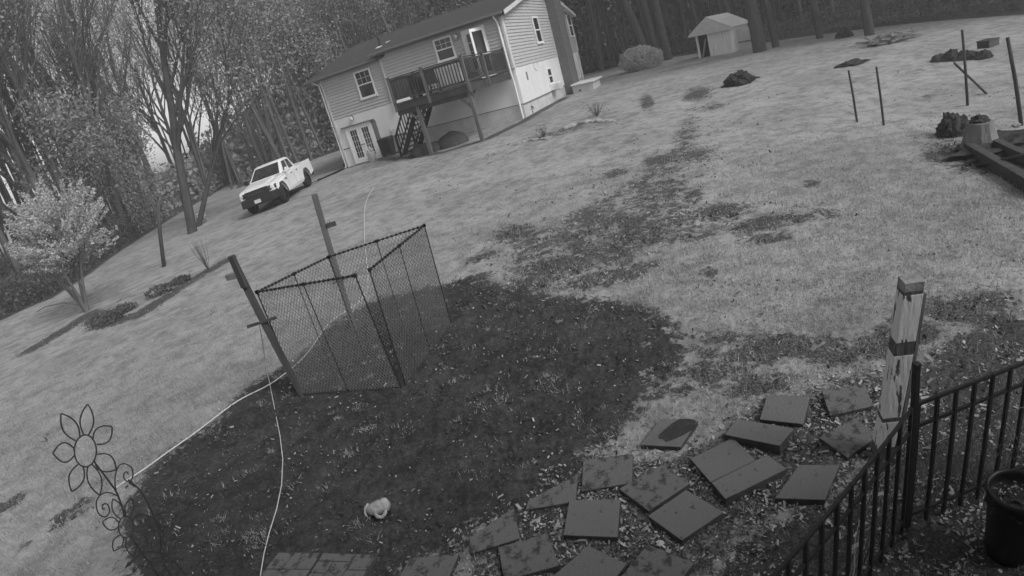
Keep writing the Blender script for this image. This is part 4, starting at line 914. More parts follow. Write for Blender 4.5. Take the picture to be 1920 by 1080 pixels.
# ------------------------------------------------------------------ wire netting inside the railing
NP = [Zp(1590, 1120, .45), Zp(1600, 1010, .52), Zp(1640, 915, .58), Zp(1700, 850, .62), Zp(1748, 828, .64), Zp(1830, 795, .64), Zp(1925, 760, .66), Zp(1990, 735, .66)]
M['net'] = mat('thin_net_wire', .32, .6, .3, 40)
m = MB(); path = []
for i in range(len(NP)-1):
    for k in range(10): path.append(NP[i].lerp(NP[i+1], k/10))
for _ in range(3): path = [path[0]]+[(path[i-1]+path[i]+path[i+1])/3 for i in range(1, len(path)-1)]+[path[-1]]
cum = [0]
for i in range(1, len(path)): cum.append(cum[-1]+(path[i]-path[i-1]).length)
def npt(s, v):
    s = max(0, min(s, cum[-1]-1e-4)); i = max(j for j in range(len(cum)-1) if cum[j] <= s); f = (s-cum[i])/(cum[i+1]-cum[i]); p = path[i].lerp(path[i+1], f)
    return Vector((p.x+.015*math.sin(s*9+v*7), p.y+.02*math.sin(s*7+v*9), p.z*v))
s = 0; cw = .028
nrow = 16
while s < cum[-1]:
    for r_ in range(nrow):
        v0, v1 = r_/nrow, (r_+1)/nrow; o = (r_ % 2)*cw/2
        m.tube([npt(s+o, v0), npt(s+(cw/2 if r_ % 2 == 0 else 0)+(0 if r_ % 2 == 0 else 0), v1)], .0011, 3, caps=False)
        m.tube([npt(s+o, v0), npt(s+o+(-cw/2), v1)], .0011, 3, caps=False)
    s += cw
m.tube([npt(x*cum[-1]/60, 1) for x in range(61)], .0014, 4)
tag(m.build('wire_netting', M['net']), 'thin wire netting standing loosely inside the black railing', 'netting')
# ------------------------------------------------------------------ plant pot
c = Zp(1911, 918, .50); pot = empty('plant_pot', (c.x, c.y, 0), 0, 'round black plant pot full of soil beside the railing at the right edge', 'pot')
m = MB(); m.lathe([(.0, 0), (.115, 0), (.125, .05), (.152, .47), (.165, .475), (.168, .505), (.153, .51), (.148, .47), (.14, .42), (0, .42)], n=40); m.build('body', M['black'], pot, True)
m = MB(); m.lump((0, 0, .405), (.141, .141, .04), 3, 4, .35, 5, flat=True); m.build('soil', M['log'], pot)
m = MB()
for i in range(60):
    a = rnd.uniform(0, 6.28); r_ = .125*math.sqrt(rnd.random()); m.box((r_*math.cos(a), r_*math.sin(a), .447+rnd.uniform(-.006, .006)), (rnd.uniform(.006, .022), .007, .004), Matrix.Rotation(rnd.uniform(0, 6), 3, 'Z')@Matrix.Rotation(rnd.uniform(-.5, .5), 3, 'X'))
tag(m.build('leaf_bits', M['flake'], pot), kind='stuff')
# ------------------------------------------------------------------ wire flower stake
def flower():
    base = G(352, 1093); dirv = ray(300, 980); D_ = Vector((dirv.x, dirv.y, 0)).normalized()
    dist = math.hypot(base.x, base.y); xr = Vector((D_.y, -D_.x, 0))
    o = base.copy()
    def P(px, py):        # the stake is a flat piece of metalwork: all of it lies in one upright plane through its foot
        v = ray(px, py); n = D_; t = (o.dot(n)-0)/(Vector((v.x, v.y, 0)).dot(n)); return Vector((v.x*t, v.y*t, CAM_H+v.z*t))-o
    root = empty('flower_stake', o, 0, 'tall rusty wire garden stake shaped as three daisies with curled tendrils', 'garden ornament')
    S = lambda x, y: (x/3., 720+y/3.)
    def wire(pts, r, name, par=root, closed=False, raw=False):
        q = [P(*S(*p)) for p in pts]
        out = []; n = len(q)
        rng = range(n if closed else n-1)
        for i in rng:
            p0, p1, p2, p3 = (q[(i-1) % n], q[i], q[(i+1) % n], q[(i+2) % n]) if closed else (q[max(0, i-1)], q[i], q[i+1], q[min(n-1, i+2)])
            for k in range(6):
                t = k/6; out.append(.5*((2*p1)+(-p0+p2)*t+(2*p0-5*p1+4*p2-p3)*t*t+(-p0+3*p1-3*p2+p3)*t**3))
        out.append(q[0] if closed else q[-1]); m = MB(); m.tube(out, r, 6); return m.build(name, M['rust'], par, True)
    def daisy(cx, cy, rx, ry, rot, petals, r):
        c = [(cx+rx*math.cos(a)*math.cos(rot)-ry*math.sin(a)*math.sin(rot), cy+rx*math.cos(a)*math.sin(rot)+ry*math.sin(a)*math.cos(rot)) for a in [2*math.pi*k/16 for k in range(16)]]
        ring = wire(c, r, 'flower_ring', closed=True)
        for (tx, ty), wd in petals:
            dx, dy = tx-cx, ty-cy; L_ = math.hypot(dx, dy); ux, uy = dx/L_, dy/L_; f = 1/math.sqrt((ux/rx)**2+(uy/ry)**2) if rot == 0 else (rx+ry)/2
            bx, by = cx+ux*f, cy+uy*f; nx, ny = -uy, ux; ll = L_-f
            pts = [(bx+nx*wd*.35, by+ny*wd*.35)]
            for t, w_ in ((.25, .85), (.5, 1), (.75, .72), (.93, .28)): pts.append((bx+ux*ll*t+nx*wd*w_, by+uy*ll*t+ny*wd*w_))
            pts.append((tx, ty))
            for t, w_ in ((.93, .28), (.75, .72), (.5, 1), (.25, .85)): pts.append((bx+ux*ll*t-nx*wd*w_, by+uy*ll*t-ny*wd*w_))
            pts.append((bx-nx*wd*.35, by-ny*wd*.35)); wire(pts, r, 'petal')
    daisy(480, 376, 62, 90, 0, [((493, 116), 38), ((345, 168), 42), ((300, 390), 55), ((405, 602), 42), ((560, 622), 38), ((652, 480), 50), ((628, 240), 48)], .0062)
    daisy(708, 804, 42, 60, 0, [((738, 640), 24), ((635, 648), 28), ((578, 775), 36), ((640, 938), 28), ((752, 970), 28), ((828, 905), 32), ((830, 745), 34)], .0052)
    daisy(895, 845, 25, 33, 0, [((912, 738), 14), ((850, 752), 16), ((815, 830), 20), ((858, 925), 18), ((968, 795), 22), ((925, 935), 14)], .0040)
    wire([(535, 445), (600, 530), (650, 600), (672, 650), (690, 700), (705, 745)], .0075, 'stem'); wire([(740, 862), (790, 940), (850, 1020), (900, 1090), (960, 1170)], .0075, 'stem')
    wire([(735, 550), (790, 600), (840, 690), (880, 790), (905, 880), (905, 960), (940, 1040), (990, 1130)], .0065, 'stem')
    wire([(668, 640), (650, 590), (648, 520), (665, 465), (700, 448), (738, 470), (748, 510), (735, 545), (712, 545), (696, 525), (700, 500), (715, 495), (722, 508)], .0055, 'tendril')
    wire([(665, 632), (620, 612), (580, 615), (548, 645), (542, 690), (560, 735), (595, 746), (615, 720), (610, 685), (590, 672), (575, 688), (580, 708)], .0055, 'tendril')
    wire([(720, 1020), (760, 975), (810, 945), (870, 940), (930, 962), (990, 1010), (1050, 1080), (1090, 1130)], .0065, 'tendril')
    wire([(750, 1060), (790, 1025), (840, 1035), (880, 1070), (900, 1110)], .0050, 'tendril')
    def leafq(a, b_, wd):
        a, b_ = P(*S(*a)), P(*S(*b_)); dd = b_-a; n = dd.cross(D_).normalized()*wd; m = MB(); t = D_*.003
        pts = [a, a+dd*.35+n, b_, a+dd*.35-n]; m.hexa([p-t for p in pts], [p+t for p in pts]); m.build('metal_leaf', M['rust'], root)
    leafq((718, 535), (765, 585), .016); leafq((742, 995), (700, 1040), .018)
flower()
# ------------------------------------------------------------------ stakes and poles across the lawn
def stake(base, tp, w_, name, label, mt, cat, group=None, n=6):
    b = G(*base); u = up_on(b, *tp); m = MB(); m.tube([(0, 0, -.2), (u-b)*.5, u-b], [w_/2, w_*.48, w_*.42], n); o = m.build(name, mt, None, n > 5); o.location = b; return tag(o, label, cat, group)
stake((1608, 229), (1591, 132), .06, 'metal_stake', 'left one of the two short dark stakes standing in the lawn', M['darkgrey'], 'stake', 'dark stakes in the lawn', 5)
stake((1658, 235), (1643, 125), .06, 'metal_stake', 'right one of the two short dark stakes standing in the lawn', M['darkgrey'], 'stake', 'dark stakes in the lawn', 5)
stake((1815, 198), (1804, 56), .07, 'pole', 'tall thin pole with a leaning brace near the log pile at the right', M['postdark'], 'pole')
b0 = G(1850, 176); t0 = Zp(1788, 119, 1.0) if False else None
gA = G(1850, 176); gB = up_on(G(1805, 185), 1789, 118); m = MB(); m.tube([(0, 0, 0), gB-gA], .03, 6); o = m.build('brace_pole', M['postdark']); o.location = gA; tag(o, 'slanting brace pole leaning towards the tall thin pole', 'pole')
stake((1918, 235), (1889, 70), .085, 'pole', 'tall leaning pole at the right edge of the lawn', M['postdark'], 'pole')
stake((305, 501), (296, 376), .16, 'trunk_post', 'bare upright trunk-like post on the lawn left of the big tree', M['bark'], 'post', None, 8)
stake((1178, 127), (1157, 68), .09, 'pole', 'thin bare pole left of the round light bush by the wood edge', M['bark'], 'pole')
# low fence wire left of the short stakes
gA = G(1592, 222)
m = MB(); q0, q1 = gA, up_on(gA, 1570, 155); 
for k in range(7): f = k/6; m.tube([G(1592, 222)+Vector((0, 0, f*1.0)), G(1608, 229)+Vector((0, 0, f*1.0))], .004, 4)
tag(m.build('fence_wire', M['penwire2']), 'faint sagging wires tied to the left short stake', 'wire')
# ------------------------------------------------------------------ shed
sa = G(1310, 108); sb = G(1378, 103); sa = Vector((16.73, 39.75, .89)); sb = Vector((16.85, 34.6, .87))
fd = (sb-sa); 
# depth along the sight line is uncertain: fix the front at 4.1 m wide facing the camera
vA = ray(1311, 108); vB = ray(1377, 101); DA = 42.0
Av = Vector((vA.x, vA.y, 0)).normalized()*DA; Bv = Vector((vB.x, vB.y, 0)).normalized()*(DA-1.2); wS = (Bv-Av).length
zb = ter(Av.x, Av.y); frontx = (Bv-Av).normalized(); sy = Vector((-frontx.y, frontx.x, 0))
shed = empty('garden_shed', Av, math.atan2(frontx.y, frontx.x), 'small whitewashed shed with a pale gabled roof and dark open doorway', 'shed')
zA = CAM_H+vA.z/math.hypot(vA.x, vA.y)*DA; shed.location.z = zA
vT = ray(1367, 51); hS = (CAM_H+vT.z/math.hypot(vT.x, vT.y)*(DA-1.2))-zA
print('shed width', wS, 'height', hS, 'z', zA, 'terrain', zb)
dw = wS*.33; dp = 2.6
m = MB(); m.bb(dw, wS, 0, .08, -.3, hS); m.bb(wS-.08, wS, .08, dp, -.3, hS); m.bb(.0, .08, .08, dp, -.3, hS); m.bb(.08, wS-.08, dp-.08, dp, -.3, hS)
m.build('board_wall', M['shedw'], shed)
m = MB()
for i in range(12): x = dw+(wS-dw)*(i+.5)/12; m.bb(x-.015, x+.015, -.02, 0, -.3, hS-.02)
m.build('battens', M['shedw'], shed)
m = MB(); m.bb(0, .12, -.03, .1, -.3, hS); m.build('door_post', M['shedw'], shed)
m = MB(); m.bb(.09, wS-.09, .09, dp-.09, -.25, -.1); m.build('floor', M['log'], shed)
m = MB(); m.bb(.1, wS-.1, dp-.14, dp-.09, -.1, hS-.05); m.bb(.09, .12, .12, dp-.14, -.1, hS-.05); m.bb(dw+.02, wS-.1, .09, .12, -.1, hS-.05); m.bb(.1, wS-.1, .1, dp-.1, hS-.06, hS-.04); m.build('doorway_shade_lining', M['log'], shed)  # dark inner boxes added: the open doorway's shade is put into their colour
rh = .95; m = MB(); e = .28
P4 = [(-e-.1, -e, hS-.02), (wS+e, -e, hS-.02), (wS+e, dp+e, hS-.02), (-e-.1, dp+e, hS-.02)]; ap = [(wS*.44, -e, hS+rh), (wS*.44, dp+e, hS+rh)]
m.add([*P4, *ap], [(0, 1, 4), (2, 3, 5), (1, 2, 5, 4), (3, 0, 4, 5), (3, 2, 1, 0)]); m.build('roof', M['shedroof'], shed)
m = MB(); m.bb(-e-.1, wS+e, -e-.02, -e+.02, hS-.14, hS-.02); m.build('fascia', M['shedroof'], shed)
m = MB(); o1 = HW(0, 0, 0); g1 = G(1318, 110); m.tube([(0, 0, 0), (.5, .2, 1.2)], .05, 6); o = m.build('leaning_board', M['block']); o.location = g1; tag(o, 'pale board leaning in the open doorway of the shed', 'board')
lt = empty('lean_to', shed.matrix_basis @ Vector((wS+.1, .6, 0)), shed.rotation_euler[2], 'dull grey lean-to panel against the right side of the shed', 'lean-to')
m = MB(); m.bb(0, 1.5, 0, .1, -.2, hS-.25); m.build('panel', M['foundation'], lt)
m = MB(); m.bb(1.4, 1.5, -.4, -.3, -.2, .7); m.bb(.2, 1.5, -.42, -.36, .45, .55); m.build('rail', M['block'], lt)
# ------------------------------------------------------------------ stumps, logs, heaps
def lumpy(name, px, py, r, label, cat, mt, seed, amp=.35, sub=4, fr=2, group=None, lift=0):
    g = G(px, py); m = MB(); m.lump((0, 0, lift), r, seed, sub, amp, fr); o = m.build(name, mt, None, False); o.location = g; return tag(o, label, cat, group)
g = G(1385, 158); st_ = empty('uprooted_stump', g, 0, 'large dark uprooted stump with spreading roots on the lawn below the shed', 'stump')
m = MB(); m.lump((0, 0, .05), (.55, .45, .42), 3, 4, .4, 2.2); m.build('stump', M['log'], st_)
for i in range(9):
    a = i*.7+.2; m = MB(); l = rnd.uniform(.5, .95); m.tube([(math.cos(a)*.3, math.sin(a)*.25, .2), (math.cos(a)*l*.7, math.sin(a)*l*.6, .2+rnd.uniform(-.1, .12)), (math.cos(a)*l, math.sin(a)*l*.8, rnd.uniform(-.02, .12))], [.1, .06, .02], 6); m.build('root', M['log'], st_, True)
lumpy('rotten_log', 1597, 121, (.62, .35, .16), 'flat dark rotten log on the lawn above the two short stakes', 'log', M['log'], 6, .4)
lumpy('brush_heap', 1583, 70, (.45, .4, .5), 'small dark heap at the wood edge', 'heap', M['log'], 7, .4)
for i in range(5): px = 1766+i*19; lumpy('log', px, 113-i*1.0, (rnd.uniform(.3, .42), .3, rnd.uniform(.22, .36)), ['dark round log at the left end of the log pile', 'log second from the left end of the log pile, with a pale spot', 'middle log of the pile behind the tall thin pole', 'log of the pile below the dark box', 'dark log at the right end of the log pile'][i], 'log', M['log'], 20+i, .35, 3, group='logs piled at the far right')
g = G(1853, 104); bx = empty('crate', g+Vector((0, 0, .28)), .3, 'dark flat crate standing on the log pile', 'crate')
m = MB(); m.bb(-.34, .34, -.2, .2, 0, .22); m.build('box', M['darkgrey'], bx, bevel=.01); m = MB(); m.bb(-.36, .36, -.22, .22, .22, .25); m.build('lid', M['darkgrey'], bx)
lumpy('brush_heap', 1668, 80, (1.0, .5, .3), 'pale heap of brush and branches at the far side of the lawn', 'brush heap', M['stumpw'], 12, .6, 4, 4)
m = MB(); gg = G(1668, 80)
for i in range(40):
    a = rnd.uniform(0, 3.14); l = rnd.uniform(.3, .9); q = Vector((rnd.uniform(-1.2, 1.2), rnd.uniform(-.6, .6), rnd.uniform(0, .35))); e_ = Vector((math.cos(a)*l, math.sin(a)*l, rnd.uniform(-.1, .25))); m.tube([q, q+e_], .02, 4)
o = m.build('fallen_branches', M['stumpw']); o.location = gg; tag(o, 'loose pale branches lying over the far brush heap', 'branches')
# raised bed at the right edge
g = G(1790, 250); g2 = G(1838, 281)
lumpy('log_stack', 1788, 252, (.34, .3, .42), 'dark hollow log standing left of the grey stump at the timber bed', 'log', M['log'], 31, .3, 4, 2.5)
so2 = empty('split_stump', g2, 0, 'grey split stump flaring at its foot beside the timber edging', 'stump')
m = MB(); m.lathe([(.0, -.1), (.40, -.1), (.34, .08), (.26, .35), (.23, .52), (.0, .52)], n=11); o = m.build('wood', M['stumpw'], so2); 
m = MB(); m.lump((0, .02, .5), (.17, .15, .13), 4, 3, .5, 3); m.build('broken_top', M['log'], so2)
ba, bb_ = G(1815, 288), G(1950, 372)
m = MB(); m.bar(ba+Vector((0, 0, .1)), bb_+Vector((0, 0, .1)), .16, .22); tag(m.build('timber_beam', M['timber'], None, bevel=.01), 'near long grey timber edging the raised bed at the right edge', 'timber', 'timbers edging the raised bed')
ba, bb_ = G(1862, 281), G(1960, 330)
m = MB(); m.bar(ba+Vector((0, 0, .12)), bb_+Vector((0, 0, .12)), .14, .2); tag(m.build('timber_beam', M['timber'], None, bevel=.01), 'far timber of the raised bed, behind the near one', 'timber', 'timbers edging the raised bed')
ba, bb_ = G(1832, 315), up_on(G(1925, 330), 1925, 291)
m = MB(); m.tube([ba+Vector((0, 0, .04)), bb_], .035, 8); tag(m.build('pipe', M['penmetal'], None, True), 'dark pipe leaning over the timbers of the raised bed', 'pipe')
lumpy('soil_heap', 1900, 275, (1.1, .7, .22), 'low dark heap of soil and debris inside the timber bed', 'soil heap', M['log'], 40, .4, 4, 3)
lumpy('white_bag', 1905, 254, (.09, .06, .04), 'small white scrap lying on the soil in the timber bed', 'scrap', M['stone'], 41, .3, 3, 2, lift=.2)
# stone edging of the flower bed in front of the house
def stones(name, pts, n, label, s0=.14):
    gp = [G(*p) for p in pts]; m = MB(); c = gp[len(gp)//2]
    for i in range(n):
        f = i/(n-1)*(len(gp)-1); k = min(int(f), len(gp)-2); q = gp[k].lerp(gp[k+1], f-k); q.z = ter(q.x, q.y); s_ = s0*rnd.uniform(.6, 1.3)
        m.lump(q-c+Vector((rnd.uniform(-.05, .05), rnd.uniform(-.1, .1), .01)), (s_*1.3, s_, s_*.6), i+50, 2, .25, 2)
    o = m.build(name, M['stone']); o.location = c; return tag(o, label, 'stones')
stones('stone_edging', [(1062, 241), (1075, 234), (1095, 230), (1120, 228), (1150, 228)], 16, 'curved row of pale stones edging the bed near the house corner')
stones('stone_edging', [(970, 272), (985, 264), (1010, 262), (1035, 258)], 9, 'short broken row of pale stones left of the curved one', .1)
# ------------------------------------------------------------------ trees
def tree_mesh(seed, H, r0, split=.3, spread=.5, nleaf=4000, leafs=.12, levels=4, lean=0, stems=1, upb=.25, ltype='sphere', nb=5, leafspread=.35, clear=.2):
    rd = random.Random(seed); T = MB(); C = MB(); tips = []
    def grow(p, d, L_, r, lev):
        n = 4 if lev == 0 else 3; pts = [p.copy()]; rs = [r]; q = p.copy(); dd = d.copy(); nseg = 6 if lev == 0 else 4
        for i in range(nseg):
            dd = (dd+Vector((rd.gauss(0, .10 if lev else .04), rd.gauss(0, .10 if lev else .04), rd.gauss(0, .05)+upb*.12))).normalized(); q = q+dd*(L_/nseg); pts.append(q.copy()); rs.append(r*(1-(.55 if lev == 0 else .7)*(i+1)/nseg))
        (T if lev <= 1 else C).tube(pts, rs, 8 if lev == 0 else (5 if lev == 1 else 3), caps=False)
        if lev >= levels: tips.append((pts[0], q)); return
        if lev >= levels-1: tips.append((pts[1], q))
        k = nb+rd.randint(0, 2) if lev < 2 else 4
        for i in range(k):
            f = (clear+(1-clear)*(i+rd.random())/k) if lev == 0 else (.25+.75*(i+rd.random())/k); f = min(f, .98); j = min(int(f*nseg), nseg-1); b = pts[j].lerp(pts[j+1], f*nseg-j)
            a = rd.uniform(0, 6.28); ax = (pts[j+1]-pts[j]).normalized(); x = ax.orthogonal().normalized(); y = ax.cross(x); an = spread*rd.uniform(.7, 1.3)
            nd = (ax*math.cos(an)+(x*math.cos(a)+y*math.sin(a))*math.sin(an)); nd.z += upb*.6; nd.normalize()
            grow(b, nd, L_*rd.uniform(.45, .7)*(1-.35*f if lev == 0 else 1), max(.006, rs[j]*rd.uniform(.45, .65)), lev+1)
    for s in range(stems):
        a = s*2.4+seed; dl = .0 if stems == 1 else rd.uniform(.15, .4)
        grow(Vector((0, 0, -.2)), Vector((math.cos(a)*dl+lean, math.sin(a)*dl, 1)).normalized(), H*(.72 if stems == 1 else .6), r0/(1 if stems == 1 else 1.5), 0)
    mt = bpy.data.meshes.new('trunk'); mt.from_pydata(T.v, [], T.f); mt.polygons.foreach_set('use_smooth', [True]*len(T.f))
    # twigs and leaves
    RSx = np.random.RandomState(seed); n = nleaf; tp = np.array([(list(a)+list(b)) for a, b in tips]) if tips else np.zeros((1, 6))
    V = None
    if n:
        i = RSx.randint(0, len(tp), n); f = RSx.rand(n, 1)*1.15; c = tp[i, :3]*(1-f)+tp[i, 3:]*f+RSx.randn(n, 3)*leafspread
        a = RSx.randn(n, 3); a /= np.linalg.norm(a, axis=1)[:, None]; b = np.cross(a, RSx.randn(n, 3)); b /= np.linalg.norm(b, axis=1)[:, None]; s = (leafs*(.5+RSx.rand(n)))[:, None]
        V = np.stack([c-a*s, c-b*s*.55, c+a*s, c+b*s*.55], 1).reshape(-1, 3)
    nv = len(C.v); vs = C.v+([tuple(x) for x in V] if V is not None else []); fs = C.f+([(nv+4*k, nv+4*k+1, nv+4*k+2, nv+4*k+3) for k in range(n)] if n else [])
    mc = bpy.data.meshes.new('crown'); mc.from_pydata(vs, [], fs); mc.materials.append(M['twig']); mc.materials.append(M['leaf'])
    mc.polygons.foreach_set('material_index', [0]*len(C.f)+[1]*n); mc.update(); mt.update()
    return mt, mc
def leaf_variant(mc, leafm):
    c = mc.copy(); c.materials[1] = leafm; return c
PROT = []
specs = [dict(seed=1, H=17, r0=.22, spread=.55, nleaf=9000, leafs=.11, levels=3, nb=8, leafspread=.5, clear=.3), dict(seed=2, H=20, r0=.26, spread=.45, nleaf=6500, leafs=.11, levels=3, nb=8, leafspread=.5, clear=.4),
         dict(seed=3, H=14, r0=.16, spread=.6, nleaf=10000, leafs=.11, levels=3, nb=9, leafspread=.55, clear=.15), dict(seed=4, H=20, r0=.24, spread=.5, nleaf=1600, leafs=.09, levels=4, nb=7, leafspread=.4, clear=.35),
         dict(seed=5, H=9, r0=.09, spread=.6, nleaf=9000, leafs=.10, levels=3, nb=9, leafspread=.5, clear=.1)]
for sp in specs:
    mt, mc = tree_mesh(**sp); mt.materials.append(M['barkfar']); PROT.append((mt, mc, leaf_variant(mc, M['leafdim'])))
def place_tree(k, p, s, rz, label, group, dim=False, name='tree', lean=(0, 0), trunkmat=None):
    r = empty(name, p, rz, label, 'tree', group); r.scale = (s, s, s*1.0); r.rotation_euler = (lean[0], lean[1], rz)
    t = bpy.data.objects.new('trunk', PROT[k][0]); COL.objects.link(t); t.parent = r
    c = bpy.data.objects.new('crown', PROT[k][2 if dim else 1]); COL.objects.link(c); c.parent = r
    return r
def azpos(az_, d): return Vector((math.sin(R(az_))*d, math.cos(R(az_))*d, 0))
tr = random.Random(11)
def forest_row(a0, a1, d0, d1, n, kinds, label, group, dim=False, smin=.8, smax=1.2, avoid=None):
    i = 0; tries = 0
    while i < n and tries < n*20:
        tries += 1
        a = a0+(a1-a0)*(i+tr.random())/n; d = tr.uniform(d0, d1); p = azpos(a, d)
        if avoid and avoid(p): continue
        p.z = ter(p.x, p.y)-.1; place_tree(tr.choice(kinds), p, tr.uniform(smin, smax), tr.uniform(0, 6.28), label, group, dim, lean=(tr.gauss(0, .05), tr.gauss(0, .05))); i += 1
def inside_edge(p, marg=1.0):      # only inside the wood
    x = np.array([p.x]); y = np.array([p.y]); return sdf(x, y, FOREST)[0] < marg
forest_row(-62, -38, 28, 52, 12, [3], 'tall thin-leaved tree of the wood at the far left', 'trees of the wood at the far left', False, avoid=lambda p: inside_edge(p, 1.5))
forest_row(-42, -20, 28, 50, 18, [3, 3, 3, 3, 4], 'leafy tree of the wood behind the lawn, left of the house', 'trees of the wood left of the house', False, avoid=lambda p: inside_edge(p, 1.5))
forest_row(-42, -14, 40, 66, 18, [3, 3, 3, 1], 'tall tree deep in the wood, left of the house', 'trees deep in the wood left of the house', True, avoid=lambda p: inside_edge(p, 1))
forest_row(-20, 8, 50, 66, 24, [0, 1, 3, 3], 'tall tree in the wood behind the house roof', 'trees of the wood behind the house', True, avoid=lambda p: inside_edge(p, 1))
forest_row(6, 30, 52, 72, 26, [3, 1, 0, 3], 'tall tree in the wood behind the shed', 'trees of the wood behind the shed', True, avoid=lambda p: inside_edge(p, 2))
forest_row(28, 62, 36, 60, 24, [3, 1, 0], 'tree of the dark wood at the upper right', 'trees of the wood at the upper right', True, avoid=lambda p: inside_edge(p, 2))
# trees one can tell apart
def own_tree(base, top, H, r0, label, seed, name='tree', bark='bark', leafm='leaf', **k):
    g = G(*base) if not isinstance(base, Vector) else base; mt, mc = tree_mesh(seed, H, r0, **k); mt.materials.append(M[bark]); mc.materials[1] = M[leafm]
    r = empty(name, g, 0, label, 'tree')
    if top:
        u = up_on(g, *top)-g; r.rotation_euler = Vector((u.x, u.y, u.z)).to_track_quat('Z', 'Y').to_euler()
    for nm, me in (('trunk', mt), ('crown', mc)): o = bpy.data.objects.new(nm, me); COL.objects.link(o); o.parent = r
    return r
own_tree((362, 436), (330, 180), 17, .25, 'big tree with rising limbs at the lawn edge left of the truck', 21, spread=.5, nleaf=11000, leafs=.075, levels=3, nb=9, leafspread=.45, clear=.28, upb=.4)
own_tree(G(372, 425), (432, 170), 13, .15, 'slim forked tree leaning beside the big dark-trunked tree', 22, spread=.5, nleaf=3500, leafs=.07, levels=4, nb=6, leafspread=.4, clear=.2, upb=.3)
own_tree(Vector((*(azpos(-46.0, 34).xy), 0)), None, 15, .26, 'bare dark tree with a wide fork against the sky at the far left', 24, spread=.75, nleaf=900, leafs=.08, levels=4, nb=8, leafspread=.4, clear=.45, upb=.15)
# thick dark trunks round the shed
for (px, py, tx, ty, r0, lab, sd) in ((1253, 112, 1231, 20, .36, 'thick dark trunk right of the round bush', 31), (1425, 97, 1408, 10, .40, 'thick dark trunk with a flared foot right of the shed', 32), (1212, 100, 1178, 0, .42, 'broad dark trunk leaning left behind the round bush', 33),
        (1232, 100, 1205, 0, .30, 'dark trunk close beside the broad leaning one', 34), (1455, 88, 1440, 10, .22, 'slimmer trunk just right of the flared one', 35), (1630, 66, 1618, 20, .26, 'grey trunk at the wood edge above the brush heap', 36), (1538, 72, 1528, 20, .2, 'thin trunk at the wood edge left of the small dark heap', 37)):
    g = G(px, py)
    if math.hypot(g.x, g.y) > 52: k_ = 52/math.hypot(g.x, g.y); g = Vector((g.x*k_, g.y*k_, .9))
    u = up_on(g, tx, ty)-g; mt, mc = tree_mesh(sd, 20, r0, spread=.45, nleaf=1800, leafs=.14, levels=3, nb=7, leafspread=.5, clear=.5); mt.materials.append(M['bark'])
    mc.materials[1] = M['leafdim']; r = empty('tree', g, 0, lab, 'tree'); r.rotation_euler = u.to_track_quat('Z', 'Y').to_euler()
    for nm, me in (('trunk', mt), ('crown', mc)): o = bpy.data.objects.new(nm, me); COL.objects.link(o); o.parent = r
# bright spreading shrub at the left
def bright_shrub():
    g = G(163, 584); rd = random.Random(5); u = up_on(g, 128, 340)-g; r = empty('small_tree', g, 0, 'small bright-leaved tree with upswept sprays at the left of the lawn', 'tree')
    T = MB(); LV = []; S = 1.0
    vdir = Vector((g.x, g.y, 0)).normalized(); xr = Vector((vdir.y, -vdir.x, 0))
    stems = []
    for i in range(7):
        a = i*6.28/7+rd.uniform(-.3, .3); rr_ = rd.uniform(.5, .95); top = Vector((math.cos(a)*rr_, math.sin(a)*rr_, rd.uniform(1.6, 2.3))); mid = Vector((math.cos(a)*rr_*.35, math.sin(a)*rr_*.35, .8)); T.tube([(0, 0, -.1), mid*.5, mid, top], [.07, .055, .045, .02], 6, caps=False); stems.append((mid, top))
    T.tube([(0, 0, .25), (-.5, -.2, .55), (-1.1, -.3, .62), (-1.5, -.3, .55)], [.035, .03, .02, .01], 5, caps=False)
    o = T.build('trunk', M['palebark'], r, True)
    RSx = np.random.RandomState(4); C_ = MB()
    for i in range(210):
        mid, top = rd.choice(stems); a = rd.uniform(0, 6.28); ph = math.acos(rd.uniform(-.45, 1)); rad = 1.0 if i < 130 else rd.uniform(.45, .9)
        e = xr*.42+Vector((1.65*math.sin(ph)*math.cos(a)*rad, 1.65*math.sin(ph)*math.sin(a)*rad, 2.6+1.65*math.cos(ph)*rad+rd.uniform(-.15, .2)))
        rad_d = Vector((math.cos(a)*math.sin(ph), math.sin(a)*math.sin(ph), math.cos(ph)*.6+.55)).normalized(); L_ = rd.uniform(.6, 1.15); s0 = e-rad_d*L_
        C_.tube([mid.lerp(s0, .6), s0, e], [.014, .010, .004], 3, caps=False)
        n = int(120*L_); t = RSx.rand(n)**.9; wd_ = (.025+.045*(1-t))[:, None]; q = np.array(s0)[None]*(1-t)[:, None]+np.array(e)[None]*t[:, None]+RSx.randn(n, 3)*wd_
        LV.append(q)
    q = np.vstack(LV); n = len(q); a = RSx.randn(n, 3); a[:, 2] *= .6; a /= np.linalg.norm(a, axis=1)[:, None]; b = np.cross(a, RSx.randn(n, 3)); b /= np.linalg.norm(b, axis=1)[:, None]; s = (.036*(.6+RSx.rand(n)))[:, None]
    V = np.stack([q-a*s, q-b*s*.5, q+a*s, q+b*s*.5], 1).reshape(-1, 3); nv = len(C_.v)
    me = bpy.data.meshes.new('crown'); me.from_pydata(C_.v+[tuple(x) for x in V], [], C_.f+[(nv+4*k, nv+4*k+1, nv+4*k+2, nv+4*k+3) for k in range(n)]); me.materials.append(M['palebark']); me.materials.append(M['leaflit']); me.polygons.foreach_set('material_index', [0]*len(C_.f)+[1]*n)
    o = bpy.data.objects.new('crown', me); COL.objects.link(o); o.parent = r
    r.rotation_euler = (0, 0, 0)
bright_shrub()
